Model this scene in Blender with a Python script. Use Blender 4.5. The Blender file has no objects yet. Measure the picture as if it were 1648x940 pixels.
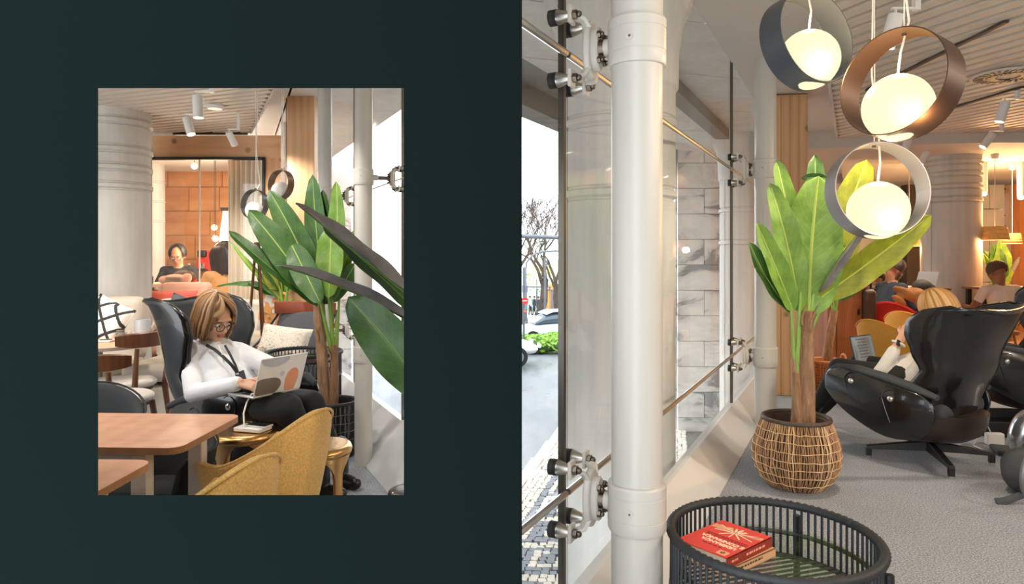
import bpy, bmesh, math, random
import numpy as np
from mathutils import Vector, Matrix, Euler, Quaternion

scene = bpy.context.scene
COL = scene.collection
R = math.radians
PI = math.pi
random.seed(7)

# ---------------------------------------------------------------- camera, sky, exposure
F, CX, CY, H = 1100.0, 824.0, 410.0, 1.4          # focal length (px), principal point (px), eye height (m)
cam_d = bpy.data.cameras.new('camera')
cam = bpy.data.objects.new('camera', cam_d); COL.objects.link(cam)
cam.location = (0, 0, H); cam.rotation_euler = (PI / 2, 0, 0)
cam_d.sensor_width = 36; cam_d.lens = F / 1648 * 36
cam_d.shift_y = -(470 - CY) / 1648; cam_d.clip_start = .05; cam_d.clip_end = 500
scene.camera = cam
w = bpy.data.worlds.new('overcast_sky'); scene.world = w; w.use_nodes = True
bg = w.node_tree.nodes['Background']; bg.inputs[0].default_value = (.93, .97, 1.0, 1); bg.inputs[1].default_value = 3.3
vs = scene.view_settings
vs.view_transform = 'Standard'; vs.look = 'None'; vs.gamma = 1; vs.use_curve_mapping = False
vs.exposure = .5


def at(x, y, Y):
    "world point seen at pixel (x, y) at distance Y"
    return Vector(((x - CX) / F * Y, Y, H - (y - CY) / F * Y))


def fl(x, y, Z=0.0):
    "point on the level Z seen at pixel (x, y)"
    return at(x, y, F * (H - Z) / (y - CY))


# ---------------------------------------------------------------- materials
def lin(c):
    o = []
    for v in c[:3]:
        v = v / 255
        o.append(v / 12.92 if v <= .04045 else ((v + .055) / 1.055) ** 2.4)
    return tuple(o) + (1,)


class NT:
    def __init__(s, name):
        s.m = bpy.data.materials.new(name); s.m.use_nodes = True
        s.t = s.m.node_tree; s.n = s.t.nodes; s.l = s.t.links
        s.b = s.n['Principled BSDF']; s.out = s.n['Material Output']

    def add(s, typ, **kw):
        n = s.n.new(typ)
        for k, v in kw.items():
            if k.startswith('i_'):
                key = k[2:]
                key = int(key) if key.isdigit() else key
                n.inputs[key].default_value = v
            else:
                setattr(n, k, v)
        return n

    def link(s, a, ao, b, bi): s.l.new(a.outputs[ao], b.inputs[bi])

    def coords(s, scale=(1, 1, 1), rot=(0, 0, 0), kind='Object'):
        tc = s.add('ShaderNodeTexCoord'); mp = s.add('ShaderNodeMapping')
        mp.inputs['Scale'].default_value = scale; mp.inputs['Rotation'].default_value = rot
        s.link(tc, kind, mp, 'Vector'); return mp

    def noise(s, co, scale, detail=3, rough=.5, dist=0):
        n = s.add('ShaderNodeTexNoise'); n.inputs['Scale'].default_value = scale
        n.inputs['Detail'].default_value = detail; n.inputs['Roughness'].default_value = rough
        n.inputs['Distortion'].default_value = dist
        if co: s.link(co, 0, n, 'Vector')
        return n

    def ramp(s, src, so, stops):
        r = s.add('ShaderNodeValToRGB'); e = r.color_ramp.elements
        while len(e) < len(stops): e.new(.5)
        for i, (p, c) in enumerate(stops):
            e[i].position = p; e[i].color = c if len(c) == 4 else tuple(c) + (1,)
        s.link(src, so, r, 0); return r

    def mix(s, fac, a, b, mode='MIX'):
        n = s.add('ShaderNodeMix', data_type='RGBA', blend_type=mode)
        for v, i in ((fac, 0), (a, 6), (b, 7)):
            if isinstance(v, (int, float)): n.inputs[i].default_value = v
            elif isinstance(v, tuple) and not hasattr(v[0], 'outputs'): n.inputs[i].default_value = v
            else: s.l.new(v[0].outputs[v[1]], n.inputs[i])
        return n

    def bump(s, src, so, strength, dist=.01):
        b = s.add('ShaderNodeBump'); b.inputs['Strength'].default_value = strength; b.inputs['Distance'].default_value = dist
        s.link(src, so, b, 'Height'); s.link(b, 0, s.b, 'Normal'); return b


def scale_c(c, k): return tuple(min(1, v * k) for v in c[:3]) + (1,)


def M(name, col, rough=.5, metal=0, var=0, vs=6, bump=0, bs=60, coat=0, spec=.5, vstretch=(1, 1, 1), sheen=0, col2=None, bd=.01):
    t = NT(name); c = lin(col); b = t.b
    b.inputs['Base Color'].default_value = c; b.inputs['Roughness'].default_value = rough
    b.inputs['Metallic'].default_value = metal; b.inputs['Coat Weight'].default_value = coat
    b.inputs['Specular IOR Level'].default_value = spec; b.inputs['Sheen Weight'].default_value = sheen
    co = t.coords(vstretch) if (var or bump) else None
    if var:
        n = t.noise(co, vs, 4, .6)
        c2 = lin(col2) if col2 else scale_c(c, 1 + var)
        r = t.ramp(n, 0, [(.32, scale_c(c, 1 - var)), (.68, c2)])
        t.link(r, 0, b, 'Base Color')
    if bump:
        n = t.noise(co, bs, 3, .6); t.bump(n, 0, bump, bd)
    return t.m


def m_wood(name, c1, c2, scale=(1, 1, 1), knots=False, rough=.5, ring=6, rot=(0, 0, 0)):
    t = NT(name); co = t.coords(scale, rot)
    n = t.noise(co, 3, 5, .6, .6)
    wv = t.add('ShaderNodeTexWave'); wv.inputs['Scale'].default_value = ring; wv.inputs['Distortion'].default_value = 3
    wv.inputs['Detail'].default_value = 3; t.link(co, 0, wv, 'Vector')
    r = t.ramp(wv, 1, [(.1, lin(c1)), (.9, lin(c2))])
    m = t.mix(.72, (r, 0), (t.ramp(n, 0, [(.3, lin(c1)), (.7, lin(c2))]), 0))
    last = m; o = 2
    if knots:
        k = t.coords((1, 1, 1))
        v = t.add('ShaderNodeTexVoronoi'); v.inputs['Scale'].default_value = knots; t.link(k, 0, v, 'Vector')
        kr = t.ramp(v, 0, [(.10, (.8, .8, .8, 1)), (.2, (0, 0, 0, 1))])
        last = t.mix((kr, 0), (m, 2), scale_c(lin(c1), .45)); o = 2
    t.link(last, o, t.b, 'Base Color'); t.b.inputs['Roughness'].default_value = rough
    return t.m


def m_glass(name, tint=(253, 254, 254), refl=.09, rough=0.0):
    t = NT(name); t.n.remove(t.b)
    tr = t.add('ShaderNodeBsdfTransparent'); tr.inputs[0].default_value = lin(tint)
    gl = t.add('ShaderNodeBsdfGlossy'); gl.inputs['Roughness'].default_value = rough
    lw = t.add('ShaderNodeLayerWeight'); lw.inputs[0].default_value = .5
    pw = t.add('ShaderNodeMath', operation='POWER'); t.l.new(lw.outputs['Facing'], pw.inputs[0]); pw.inputs[1].default_value = 5
    mu = t.add('ShaderNodeMath', operation='MULTIPLY_ADD'); mu.inputs[1].default_value = .28; mu.inputs[2].default_value = refl * .4
    t.l.new(pw.outputs[0], mu.inputs[0])
    mx = t.add('ShaderNodeMixShader'); t.l.new(mu.outputs[0], mx.inputs[0])
    t.l.new(tr.outputs[0], mx.inputs[1]); t.l.new(gl.outputs[0], mx.inputs[2]); t.l.new(mx.outputs[0], t.out.inputs[0])
    return t.m


def m_emit(name, col, s):
    t = NT(name); b = t.b
    b.inputs['Base Color'].default_value = lin(col); b.inputs['Emission Color'].default_value = lin(col)
    b.inputs['Emission Strength'].default_value = s; return t.m


def m_carpet():
    t = NT('carpet'); co = t.coords()
    n = t.noise(co, 130, 2, .75); n2 = t.noise(co, 5, 3, .6)
    r = t.ramp(n, 0, [(.3, lin((52, 56, 64))), (.7, lin((190, 198, 210)))])
    m = t.mix(.18, (r, 0), (t.ramp(n2, 0, [(.3, lin((120, 120, 122))), (.7, lin((160, 158, 154)))]), 0))
    t.link(m, 2, t.b, 'Base Color'); t.b.inputs['Roughness'].default_value = .95
    t.bump(n, 0, .6, .004); return t.m


def m_concrete(name, c1, c2, rough=.75):
    t = NT(name); co = t.coords((1, 1, .35))
    n = t.noise(co, 3.2, 6, .65); n2 = t.noise(co, 30, 4, .6); n3 = t.noise(t.coords((14, 14, .6)), 1, 3)
    r = t.ramp(n, 0, [(.3, lin(c1)), (.7, lin(c2))])
    m = t.mix(.3, (r, 0), (t.ramp(n3, 0, [(.35, lin(c1)), (.65, lin(c2))]), 0))
    t.link(m, 2, t.b, 'Base Color'); t.b.inputs['Roughness'].default_value = rough
    t.bump(n2, 0, .12, .01); return t.m


def m_marble():
    t = NT('marble'); co = t.coords((1, 1, 1.6), (0, .5, 0))
    oi = t.add('ShaderNodeObjectInfo')
    va = t.add('ShaderNodeVectorMath', operation='ADD'); t.link(co, 0, va, 0); t.link(oi, 'Location', va, 1)
    n = t.noise(va, 1.5, 8, .62, 1.2)
    r = t.ramp(n, 0, [(.38, lin((150, 153, 158))), (.47, lin((226, 226, 224))), (.6, lin((244, 243, 240)))])
    t.link(r, 0, t.b, 'Base Color'); t.b.inputs['Roughness'].default_value = .45; return t.m


def m_leaf(name, c1, c2, vein, under=None):
    "uv: u across (-> 0..1), v along the leaf"
    t = NT(name); tc = t.add('ShaderNodeTexCoord'); sp = t.add('ShaderNodeSeparateXYZ'); t.link(tc, 'UV', sp, 0)
    # distance from the midrib
    s1 = t.add('ShaderNodeMath', operation='SUBTRACT', i_1=.5); t.link(sp, 0, s1, 0)
    ab = t.add('ShaderNodeMath', operation='ABSOLUTE'); t.link(s1, 0, ab, 0)
    # slanted side veins
    ma = t.add('ShaderNodeMath', operation='MULTIPLY_ADD', i_1=-.45); t.link(ab, 0, ma, 0); t.link(sp, 1, ma, 2)
    sc = t.add('ShaderNodeMath', operation='MULTIPLY', i_1=11.0); t.link(ma, 0, sc, 0)
    fr = t.add('ShaderNodeMath', operation='FRACT'); t.link(sc, 0, fr, 0)
    vr = t.ramp(fr, 0, [(0, (1, 1, 1, 1)), (.045, (.0, .0, .0, 1))])
    mr = t.ramp(ab, 0, [(.016, (1, 1, 1, 1)), (.03, (0, 0, 0, 1))])
    n = t.noise(t.coords((1, 1, 1)), 9, 3, .6)
    base = t.ramp(n, 0, [(.3, lin(c1)), (.7, lin(c2))])
    m1 = t.mix((vr, 0), (base, 0), lin(vein)); m1.inputs[0].default_value = .3
    f = t.add('ShaderNodeMath', operation='MULTIPLY', i_1=.55); t.link(vr, 0, f, 0); t.l.new(f.outputs[0], m1.inputs[0])
    m2 = t.mix((mr, 0), (m1, 2), lin(vein))
    last = m2
    if under:
        g = t.add('ShaderNodeNewGeometry')
        last = t.mix((g, 'Backfacing'), (m2, 2), lin(under))
    t.link(last, 2, t.b, 'Base Color'); t.b.inputs['Roughness'].default_value = .42
    b2 = t.noise(t.coords((1, 1, 1)), 30, 2); t.bump(b2, 0, .15, .01)
    t.b.inputs['Subsurface Weight'].default_value = 0
    return t.m


# ---------------------------------------------------------------- mesh building
class MB:
    def __init__(s): s.v = []; s.f = []; s.mi = []; s.uv = {}; s.cm = 0

    def add(s, vs_, fs):
        o = len(s.v); s.v += [tuple(p) for p in vs_]; s.f += [tuple(i + o for i in f) for f in fs]; s.mi += [s.cm] * len(fs); return o

    def box(s, c, size, rot=None):
        hx, hy, hz = size[0] / 2, size[1] / 2, size[2] / 2
        P = [Vector((x, y, z)) for x in (-hx, hx) for y in (-hy, hy) for z in (-hz, hz)]
        if rot is not None:
            m = rot if isinstance(rot, Matrix) else Euler(rot).to_matrix()
            P = [m @ p for p in P]
        c = Vector(c)
        s.add([p + c for p in P], [(0, 1, 3, 2), (4, 6, 7, 5), (0, 4, 5, 1), (2, 3, 7, 6), (0, 2, 6, 4), (1, 5, 7, 3)])
        return s

    def prism(s, poly, z0, z1):
        n = len(poly)
        s.add([(x, y, z0) for x, y in poly] + [(x, y, z1) for x, y in poly],
              [tuple(range(n))[::-1], tuple(range(n, 2 * n))] + [(i, (i + 1) % n, n + (i + 1) % n, n + i) for i in range(n)])
        return s

    def loft(s, rings, caps=True, closed=True):
        n = len(rings[0]); o = len(s.v)
        vs_ = [p for r in rings for p in r]; fs = []
        for i in range(len(rings) - 1):
            for j in range(n if closed else n - 1):
                a = i * n + j; b = i * n + (j + 1) % n
                fs.append((a, b, b + n, a + n))
        if caps and closed:
            fs.append(tuple(range(n))[::-1]); fs.append(tuple(range((len(rings) - 1) * n, len(rings) * n)))
        s.add(vs_, fs); return s

    def cyl(s, p0, p1, r0, r1=None, n=12, caps=True):
        return s.tube([p0, p1], [r0, r0 if r1 is None else r1], n, caps)

    def tube(s, pts, r, n=6, caps=True, closed=False, flat=None):
        pts = [Vector(p) for p in pts]; k = len(pts)
        if not isinstance(r, (list, tuple)): r = [r] * k
        rings = []; up = None
        for i, p in enumerate(pts):
            if closed: d = pts[(i + 1) % k] - pts[i - 1]
            else: d = pts[min(i + 1, k - 1)] - pts[max(i - 1, 0)]
            if d.length < 1e-9: d = Vector((0, 0, 1))
            d.normalize()
            if up is None:
                up = Vector((0, 0, 1)) if abs(d.z) < .95 else Vector((1, 0, 0))
            a = d.cross(up)
            if a.length < 1e-6: a = d.orthogonal()
            a.normalize(); b = a.cross(d); up = b
            fa, fb = (1, 1) if flat is None else flat
            rings.append([p + (a * math.cos(2 * PI * j / n) * fa + b * math.sin(2 * PI * j / n) * fb) * r[i] for j in range(n)])
        if closed: rings.append(rings[0])
        return s.loft(rings, caps and not closed)

    def lathe(s, prof, c=(0, 0, 0), n=24, caps=False):
        c = Vector(c)
        rings = [[c + Vector((r * math.cos(2 * PI * j / n), r * math.sin(2 * PI * j / n), z)) for j in range(n)] for r, z in prof]
        return s.loft(rings, caps)

    def grid(s, fn, nu, nv, closeu=False, uv=False):
        o = len(s.v)
        vs_ = []
        for j in range(nv + 1):
            for i in range(nu + (0 if closeu else 1)):
                vs_.append(fn(i / nu, j / nv))
        m = nu if closeu else nu + 1; fs = []
        for j in range(nv):
            for i in range(nu):
                a = j * m + i; b = j * m + (i + 1) % m
                fs.append((a, b, b + m, a + m))
        s.add(vs_, fs)
        if uv:
            for j in range(nv + 1):
                for i in range(m): s.uv[o + j * m + i] = (i / nu, j / nv)
        return s

    def ell(s, c, r, nu=16, nv=10, rot=None):
        c = Vector(c)
        if not isinstance(r, (tuple, list)): r = (r, r, r)
        m = Matrix.Identity(3) if rot is None else (rot if isinstance(rot, Matrix) else Euler(rot).to_matrix())
        vs_ = [c + m @ Vector((0, 0, -r[2]))]; fs = []
        for j in range(1, nv):
            ph = PI * j / nv
            for i in range(nu):
                th = 2 * PI * i / nu
                vs_.append(c + m @ Vector((r[0] * math.sin(ph) * math.cos(th), r[1] * math.sin(ph) * math.sin(th), -r[2] * math.cos(ph))))
        vs_.append(c + m @ Vector((0, 0, r[2]))); L = len(vs_) - 1
        for i in range(nu):
            fs.append((0, 1 + (i + 1) % nu, 1 + i))
            for j in range(nv - 2):
                a = 1 + j * nu + i; b = 1 + j * nu + (i + 1) % nu
                fs.append((a, b, b + nu, a + nu))
            a = 1 + (nv - 2) * nu
            fs.append((a + i, a + (i + 1) % nu, L))
        s.add(vs_, fs); return s

    def mesh(s, name, mats, smooth=True, angle=35):
        me = bpy.data.meshes.new(name); me.from_pydata(s.v, [], s.f)
        if not isinstance(mats, (list, tuple)): mats = [mats]
        for m in mats: me.materials.append(m)
        if len(mats) > 1:
            me.polygons.foreach_set('material_index', s.mi)
        if s.uv:
            ul = me.uv_layers.new(name='UVMap')
            for l in me.loops: ul.data[l.index].uv = s.uv.get(l.vertex_index, (0, 0))
        bm = bmesh.new(); bm.from_mesh(me); bmesh.ops.recalc_face_normals(bm, faces=bm.faces); bm.to_mesh(me); bm.free()
        if smooth:
            me.shade_smooth(); me.set_sharp_from_angle(angle=R(angle))
        return me

    def build(s, name, mats, parent=None, smooth=True, angle=35, bevel=0, solid=0, sub=0, bseg=2):
        o = bpy.data.objects.new(name, s.mesh(name, mats, smooth, angle)); COL.objects.link(o)
        if parent is not None: o.parent = parent
        if solid:
            md = o.modifiers.new('solid', 'SOLIDIFY'); md.thickness = solid; md.offset = 0
        if bevel:
            md = o.modifiers.new('bevel', 'BEVEL'); md.width = bevel; md.segments = bseg; md.limit_method = 'ANGLE'; md.angle_limit = R(40)
        if sub:
            md = o.modifiers.new('sub', 'SUBSURF'); md.levels = sub; md.render_levels = sub
        return o


def B(c, size, rot=None): return MB().box(c, size, rot)


def tag(o, label=None, cat=None, group=None, kind=None):
    if label: o['label'] = label
    if cat: o['category'] = cat
    if group: o['group'] = group
    if kind: o['kind'] = kind
    return o


def thing(name, label, cat, loc=(0, 0, 0), rz=0, group=None):
    o = bpy.data.objects.new(name, None); COL.objects.link(o); o.empty_display_size = .1
    o.location = loc; o.rotation_euler = (0, 0, rz)
    return tag(o, label, cat, group)


def struct(name, mb, mat, label=None, **kw):
    o = mb.build(name, mat, **kw); o['kind'] = 'structure'
    if label: o['label'] = label
    return o


def inst(name, me, loc, parent=None, rot=(0, 0, 0), scale=(1, 1, 1)):
    o = bpy.data.objects.new(name, me); COL.objects.link(o); o.location = loc; o.rotation_euler = rot; o.scale = scale
    if parent is not None: o.parent = parent
    return o


def copy_tree(o, parent=None):
    c = o.copy(); COL.objects.link(c)
    if parent is not None: c.parent = parent
    for ch in list(o.children): copy_tree(ch, c)
    return c


def light(kind, loc, energy, col, parent=None, size=.1, rot=(0, 0, 0), spot=R(70), blend=.6):
    d = bpy.data.lights.new('bulb_light', kind); d.energy = energy; d.color = lin(col)[:3]
    if kind == 'SPOT': d.spot_size = spot; d.spot_blend = blend
    if kind in ('POINT', 'SPOT'): d.shadow_soft_size = size
    else: d.size = size
    o = bpy.data.objects.new('bulb_light', d); COL.objects.link(o); o.location = loc; o.rotation_euler = rot
    if parent is not None: o.parent = parent
    return o


def bez(a, b, c, t): return a * (1 - t) ** 2 + b * 2 * t * (1 - t) + c * t * t


def text_mesh(name, body, size, mat, parent, loc, rot, depth=.0004, bold=0.0, align='CENTER', shear=0):
    cu = bpy.data.curves.new(name, 'FONT'); cu.body = body; cu.size = size; cu.extrude = depth; cu.offset = bold
    cu.align_x = align; cu.align_y = 'CENTER'; cu.resolution_u = 3; cu.shear = shear
    tmp = bpy.data.objects.new(name, cu); COL.objects.link(tmp)
    dg = bpy.context.evaluated_depsgraph_get()
    me = bpy.data.meshes.new_from_object(tmp.evaluated_get(dg))
    bpy.data.objects.remove(tmp)
    me.materials.clear(); me.materials.append(mat)
    o = bpy.data.objects.new(name, me); COL.objects.link(o); o.location = loc; o.rotation_euler = rot
    if parent is not None: o.parent = parent
    return o


# ---------------------------------------------------------------- shared materials
m_green = M('green_paint', (15, 23, 23), 1.0, spec=0)
m_white = M('white_paint', (226, 224, 218), .45)
m_plaster = M('white_plaster', (222, 219, 212), .8, var=.03, vs=2)
m_pillar = M('pillar_enamel', (200, 197, 190), .35, spec=.5)
m_slat = M('slat_paint', (214, 204, 190), .6)
m_slatback = M('slat_backing', (150, 138, 122), .8)
m_black = M('black_plain', (18, 20, 20), .5)
m_steel = M('brushed_steel', (190, 186, 178), .28, metal=1)
m_dsteel = M('dark_steel', (118, 108, 98), .35, metal=1)
m_rubber = M('rubber', (22, 24, 26), .7)
m_clampw = M('clamp_enamel', (206, 202, 194), .4)
m_gl = m_glass('clear_glass')
m_carp = m_carpet()
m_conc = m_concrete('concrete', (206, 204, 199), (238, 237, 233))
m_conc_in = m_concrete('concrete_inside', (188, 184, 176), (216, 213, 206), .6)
m_pine = m_wood('pine', (196, 146, 100), (226, 182, 138), (2, 2, .25), knots=4.5, ring=2)
m_pineh = m_wood('pine_beam', (200, 150, 106), (232, 192, 150), (.25, 2, 2), knots=5, ring=2)
m_lamp = m_emit('lamp_glow', (255, 244, 196), .72); m_lamp.node_tree.nodes['Principled BSDF'].inputs['Base Color'].default_value = (.12, .11, .09, 1)
# ================================================================ SETTING
# ---- dark green wall with an opening cut through it (edges chamfered behind)
def green_wall():
    Y0, Y1 = 1.6, 1.7
    x0, z1 = at(158, 142, Y0).x, at(158, 142, Y0).z
    x1, z0 = at(650, 797, Y0).x, at(650, 797, Y0).z
    X0, X1, Z0, Z1 = -3.6, at(840, 0, Y0).x, 0.0, 3.2
    e = .11
    m = MB()
    def ring(y, o): return [(x0 - o, y, z0 - o), (x1 + o, y, z0 - o), (x1 + o, y, z1 + o), (x0 - o, y, z1 + o)]
    def outer(y): return [(X0, y, Z0), (X1, y, Z0), (X1, y, Z1), (X0, y, Z1)]
    vs_ = outer(Y0) + ring(Y0, 0) + outer(Y1) + ring(Y1, e)
    fs = []
    for i in range(4):
        j = (i + 1) % 4
        fs += [(i, j, 4 + j, 4 + i), (8 + i, 8 + j, 12 + j, 12 + i), (4 + i, 4 + j, 12 + j, 12 + i), (i, j, 8 + j, 8 + i)]
    m.add(vs_, fs)
    return struct('wall_front', m, m_green, 'dark green painted wall with a rectangular opening into the lounge', smooth=False)
green_wall()

SR, SL = .5, -.47                      # facade directions dX/dY of the two glass fronts
def gR(Y): return SR * Y - 1.02        # right glass line
def gL(Y): return 1.453 + SL * Y       # left glass line
nR = Vector((1, -SR, 0)).normalized(); dR = Vector((SR, 1, 0)).normalized()
nL = Vector((-1, SL, 0)).normalized(); dL = Vector((SL, 1, 0)).normalized()

# ---- floors
struct('floor', MB().prism([(.03, -4), (10, -4), (10, 6.9), (gR(6.9) + .1, 6.9), (gR(1.72) + .1, 1.72), (.03, 1.72)], -.12, 0), m_carp, 'grey carpet floor', smooth=False)
m_wfloor = m_wood('wood_floor', (168, 128, 96), (196, 156, 122), (.5, 3, 1), ring=5, rough=.35)
struct('floor_wood', MB().prism([(gR(6.9) + .1, 6.9), (10, 6.9), (10, 15), (gR(15) + .1, 15)], -.12, -.001), m_wfloor, 'brown wooden floor at the back of the room', smooth=False)
m_carp2 = m_carp
struct('floor_left', MB().prism([(-9, 1.72), (-.2, 1.72), (-.2, 3.45), (gL(7.7) - .1, 7.7), (-9, 7.7)], -.12, 0), m_carp, 'grey carpet floor in the lounge', smooth=False)
struct('floor_back', MB().prism([(-9, 7.7), (gL(7.7) - .1, 7.7), (gL(14) - .1, 14), (-9, 14)], -.12, -.001), m_wfloor, smooth=False)

# ---- right ceilings
m_soff = M('soffit_paint', (206, 202, 194), .7)
struct('ceiling', MB().prism([(.03, -4), (10, -4), (10, 9.2), (SR * 9.2 - .2, 9.2), (.03, .46)], 2.985, 3.05), m_slatback, 'painted backing above the slatted ceiling', smooth=False)
ceil_r = bpy.data.objects['ceiling']
unit = B((0, .5, 0), (1, 1, 1)).mesh('slat', m_slat, smooth=False)
sd = Vector((-.385, 1, 0)).normalized(); ang = math.atan2(-sd.x, sd.y)
c = 1.2
while c < 13.5:
    Yf = min((c + .2) / .885, 9.2); Yn = max(-1.2, (c - 10) / .385)
    if Yf - Yn > .1:
        p = Vector((c - .385 * Yn, Yn, 2.945)); L = (Yf - Yn) * math.sqrt(1 + .385 ** 2)
        inst('slat', unit, p, ceil_r, (0, 0, ang), (.098, L, .08))
    c += .171
struct('ceiling_soffit', MB().prism([(gR(-4), -4), (SR * -4 - .2, -4), (SR * 15 - .2, 15), (gR(15), 15)], 3.0, 3.06), m_soff, 'plain white ceiling band along the glass front', smooth=False)
fas = MB().prism([(SR * .46 - .22, .46), (SR * .46 - .2, .46), (SR * 9.2 - .2, 9.2), (SR * 9.2 - .22, 9.2)], 2.9, 3.0)
struct('trim_1', fas, m_soff, 'edge board of the slatted ceiling', smooth=False)
# lowered white ceiling at the back with a curved front edge
arc = [(6.2 + 3.6 * math.cos(a), 11.6 + 3.2 * math.sin(a)) for a in [R(182 + i * 12) for i in range(15)]]
bk = [(SR * 9.2 - .2, 9.2)] + [(6.2 - 3.0, 9.05)] + [p for p in arc if p[1] < 9.05] + [(10, 8.85), (10, 15), (SR * 15 - .2, 15)]
struct('ceiling_back', MB().prism(bk, 2.78, 3.04), m_soff, 'lower white ceiling with a curved edge', smooth=True)
# back and side walls, right room
m_graywall = M('grey_wall', (190, 186, 180), .8, var=.04, vs=3)
m_dkwall = M('dark_wall', (52, 42, 34), .7)
struct('wall_back', B((6.2, 13.6, 1.5), (7.6, .12, 3.0)), m_graywall, 'pale wall at the back of the room', smooth=False)
struct('wall_rear', B((5.2, -4.05, 1.5), (10, .1, 3.0)), m_plaster, smooth=False)
struct('wall_right', B((10.05, 5, 1.5), (.1, 18, 3.0)), m_plaster, smooth=False)

# ---- left ceilings
struct('ceiling_left', MB().prism([(-9, 1.72), (.709 - .477 * 1.72, 1.72), (.709 - .477 * 7.6, 7.6), (-9, 7.6)], 2.805, 2.87), m_slatback, 'painted backing above the lounge slats', smooth=False)
ceil_l = bpy.data.objects['ceiling_left']
sl = Vector((-2.6, 1, 0)).normalized(); angl = math.atan2(-sl.x, sl.y)
k = 2.0
while k < 11.2:      # line: Y = k - (X + 2) / 2.6 ... clipped to the ceiling edge
    # intersection with the edge X = .709 - .477 Y
    Ye = (k - (.709 + 2) / 2.6) / (1 - .477 / 2.6); Xe = .709 - .477 * Ye
    L = 7.0
    if Ye > 7.58:
        Xe = -2.6 * (7.58 - k) - 2; Ye = 7.58; continue_ok = False
        k += .118; continue
    dy = sl.y * L
    if Ye + dy > 7.58: L = (7.58 - Ye) / sl.y
    if L > .1: inst('slat', unit, (Xe, Ye, 2.775), ceil_l, (0, 0, angl), (.072, L, .055))
    k += .118
struct('ceiling_left_soffit', MB().prism([(.709 - .477 * 1.72 - .02, 1.72), (gL(3.45), 1.72), (gL(3.45), 3.45), (gL(14), 14), (.709 - .477 * 14, 14)], 3.02, 3.08), m_plaster, 'plain white ceiling band above the lounge window', smooth=False)
struct('trim_2', MB().prism([(.709 - .477 * 1.72, 1.72), (.729 - .477 * 1.72, 1.72), (.729 - .477 * 7.6, 7.6), (.709 - .477 * 7.6, 7.6)], 2.745, 3.02), M('fascia_paint', (205, 198, 188), .7), 'edge board of the lounge ceiling', smooth=False)
struct('wall_left', B((-6.2, 6.5, 1.5), (.12, 10, 3.0)), m_plaster, smooth=False)
# meeting room behind
m_stonewall = NT('tan_stone')
_co = m_stonewall.coords((.8, 1, 2.4)); _n = m_stonewall.noise(_co, 1.3, 4, .6)
_r = m_stonewall.ramp(_n, 0, [(.3, lin((168, 112, 68))), (.5, lin((196, 138, 90))), (.72, lin((214, 160, 112)))])
m_stonewall.link(_r, 0, m_stonewall.b, 'Base Color'); m_stonewall.b.inputs['Roughness'].default_value = .7
m_stonewall = m_stonewall.m
wb = struct('wall_left_back', B((-6.45, 11.4, 1.5), (5.1, .1, 3.0)), m_stonewall, 'tan stone-clad wall of the meeting room', smooth=False)
random.seed(3)
z = .12
row = 0
while z < 2.8:
    x = -6.6 + (row % 2) * .35
    while x < -4.0:
        wd = min(random.choice([.5, .7, .9]), -3.9 - x)
        o = B((0, 0, 0), (wd - .012, .03, .388)).build('stone_panel', m_stonewall, wb, smooth=False)
        o.location = (x + wd / 2, 11.4 - .06 - random.random() * .012, z + .2)
        x += wd
    z += .4; row += 1
struct('ceiling_meeting', MB().prism([(-9, 7.7), (.709 - .477 * 7.7, 7.7), (.709 - .477 * 14, 14), (-9, 14)], 2.78, 2.85), m_plaster, smooth=False)

# ---- outside ground
def zg(Y): return -1.1 - .05 * (Y - 5)
m_asph = NT('wet_asphalt'); _co = m_asph.coords((1, .25, 1), (0, 0, -.3)); _n = m_asph.noise(_co, .9, 5, .6); _n2 = m_asph.noise(m_asph.coords(), 40, 2)
_r = m_asph.ramp(_n, 0, [(.3, lin((72, 77, 84))), (.7, lin((104, 110, 118)))])
m_asph.link(_r, 0, m_asph.b, 'Base Color')
_rr = m_asph.ramp(_n, 0, [(.35, (.25, .25, .25, 1)), (.65, (.6, .6, .6, 1))]); m_asph.link(_rr, 0, m_asph.b, 'Roughness'); m_asph.bump(_n2, 0, .2, .01)
m_asph = m_asph.m
road = MB(); road.add([(-70, 2, zg(2) - .12), (60, 2, zg(2) - .12), (60, 160, zg(160) - .12), (-70, 160, zg(160) - .12)], [(0, 1, 2, 3)])
struct('ground', road, m_asph, 'wet grey asphalt street outside', smooth=False)
# ================================================================ GLASS FRONTS, PILLARS, CLAMPS
ZC_R = (.57, 2.1); ZC_L = (.737, 1.918)
m_sill = M('sill_white', (206, 209, 212), .3)
m_seal = M('seal_dark', (92, 88, 80), .35, metal=.7)

def facade(name, g, s, n, ys, zc, zbot, sx, slope_w, bar):
    win = bpy.data.objects.new(name, None); COL.objects.link(win); win['kind'] = 'structure'
    zs = [zbot, zc[0], zc[1], 3.02]
    rz = -math.atan(s)
    for a, b in zip(ys[:-1], ys[1:]):
        L = (b - a) * math.sqrt(1 + s * s)
        for z0, z1 in zip(zs[:-1], zs[1:]):
            o = B((0, 0, 0), (.012, L - .016, z1 - z0 - .016)).build('pane', m_gl, win, smooth=False)
            o.location = (g((a + b) / 2), (a + b) / 2, (z0 + z1) / 2); o.rotation_euler = (0, 0, rz)
    for y in ys:
        o = B((0, 0, 0), (.022, bar, 3.02 - zbot)).build('joint_seal', m_seal, win, smooth=False)
        o.location = (g(y), y, (3.02 + zbot) / 2); o.rotation_euler = (0, 0, rz)
    for z in zc:
        for a, b in zip(ys[:-1], ys[1:]):
            L = (b - a) * math.sqrt(1 + s * s)
            o = MB().cyl((0, -L / 2 + .01, 0), (0, L / 2 - .01, 0), bar * .62, n=8).build('tie_rod', m_steel, win)
            o.location = (g((a + b) / 2) + n.x * .018, (a + b) / 2 + n.y * .018, z); o.rotation_euler = (0, 0, rz)
    return win

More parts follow.
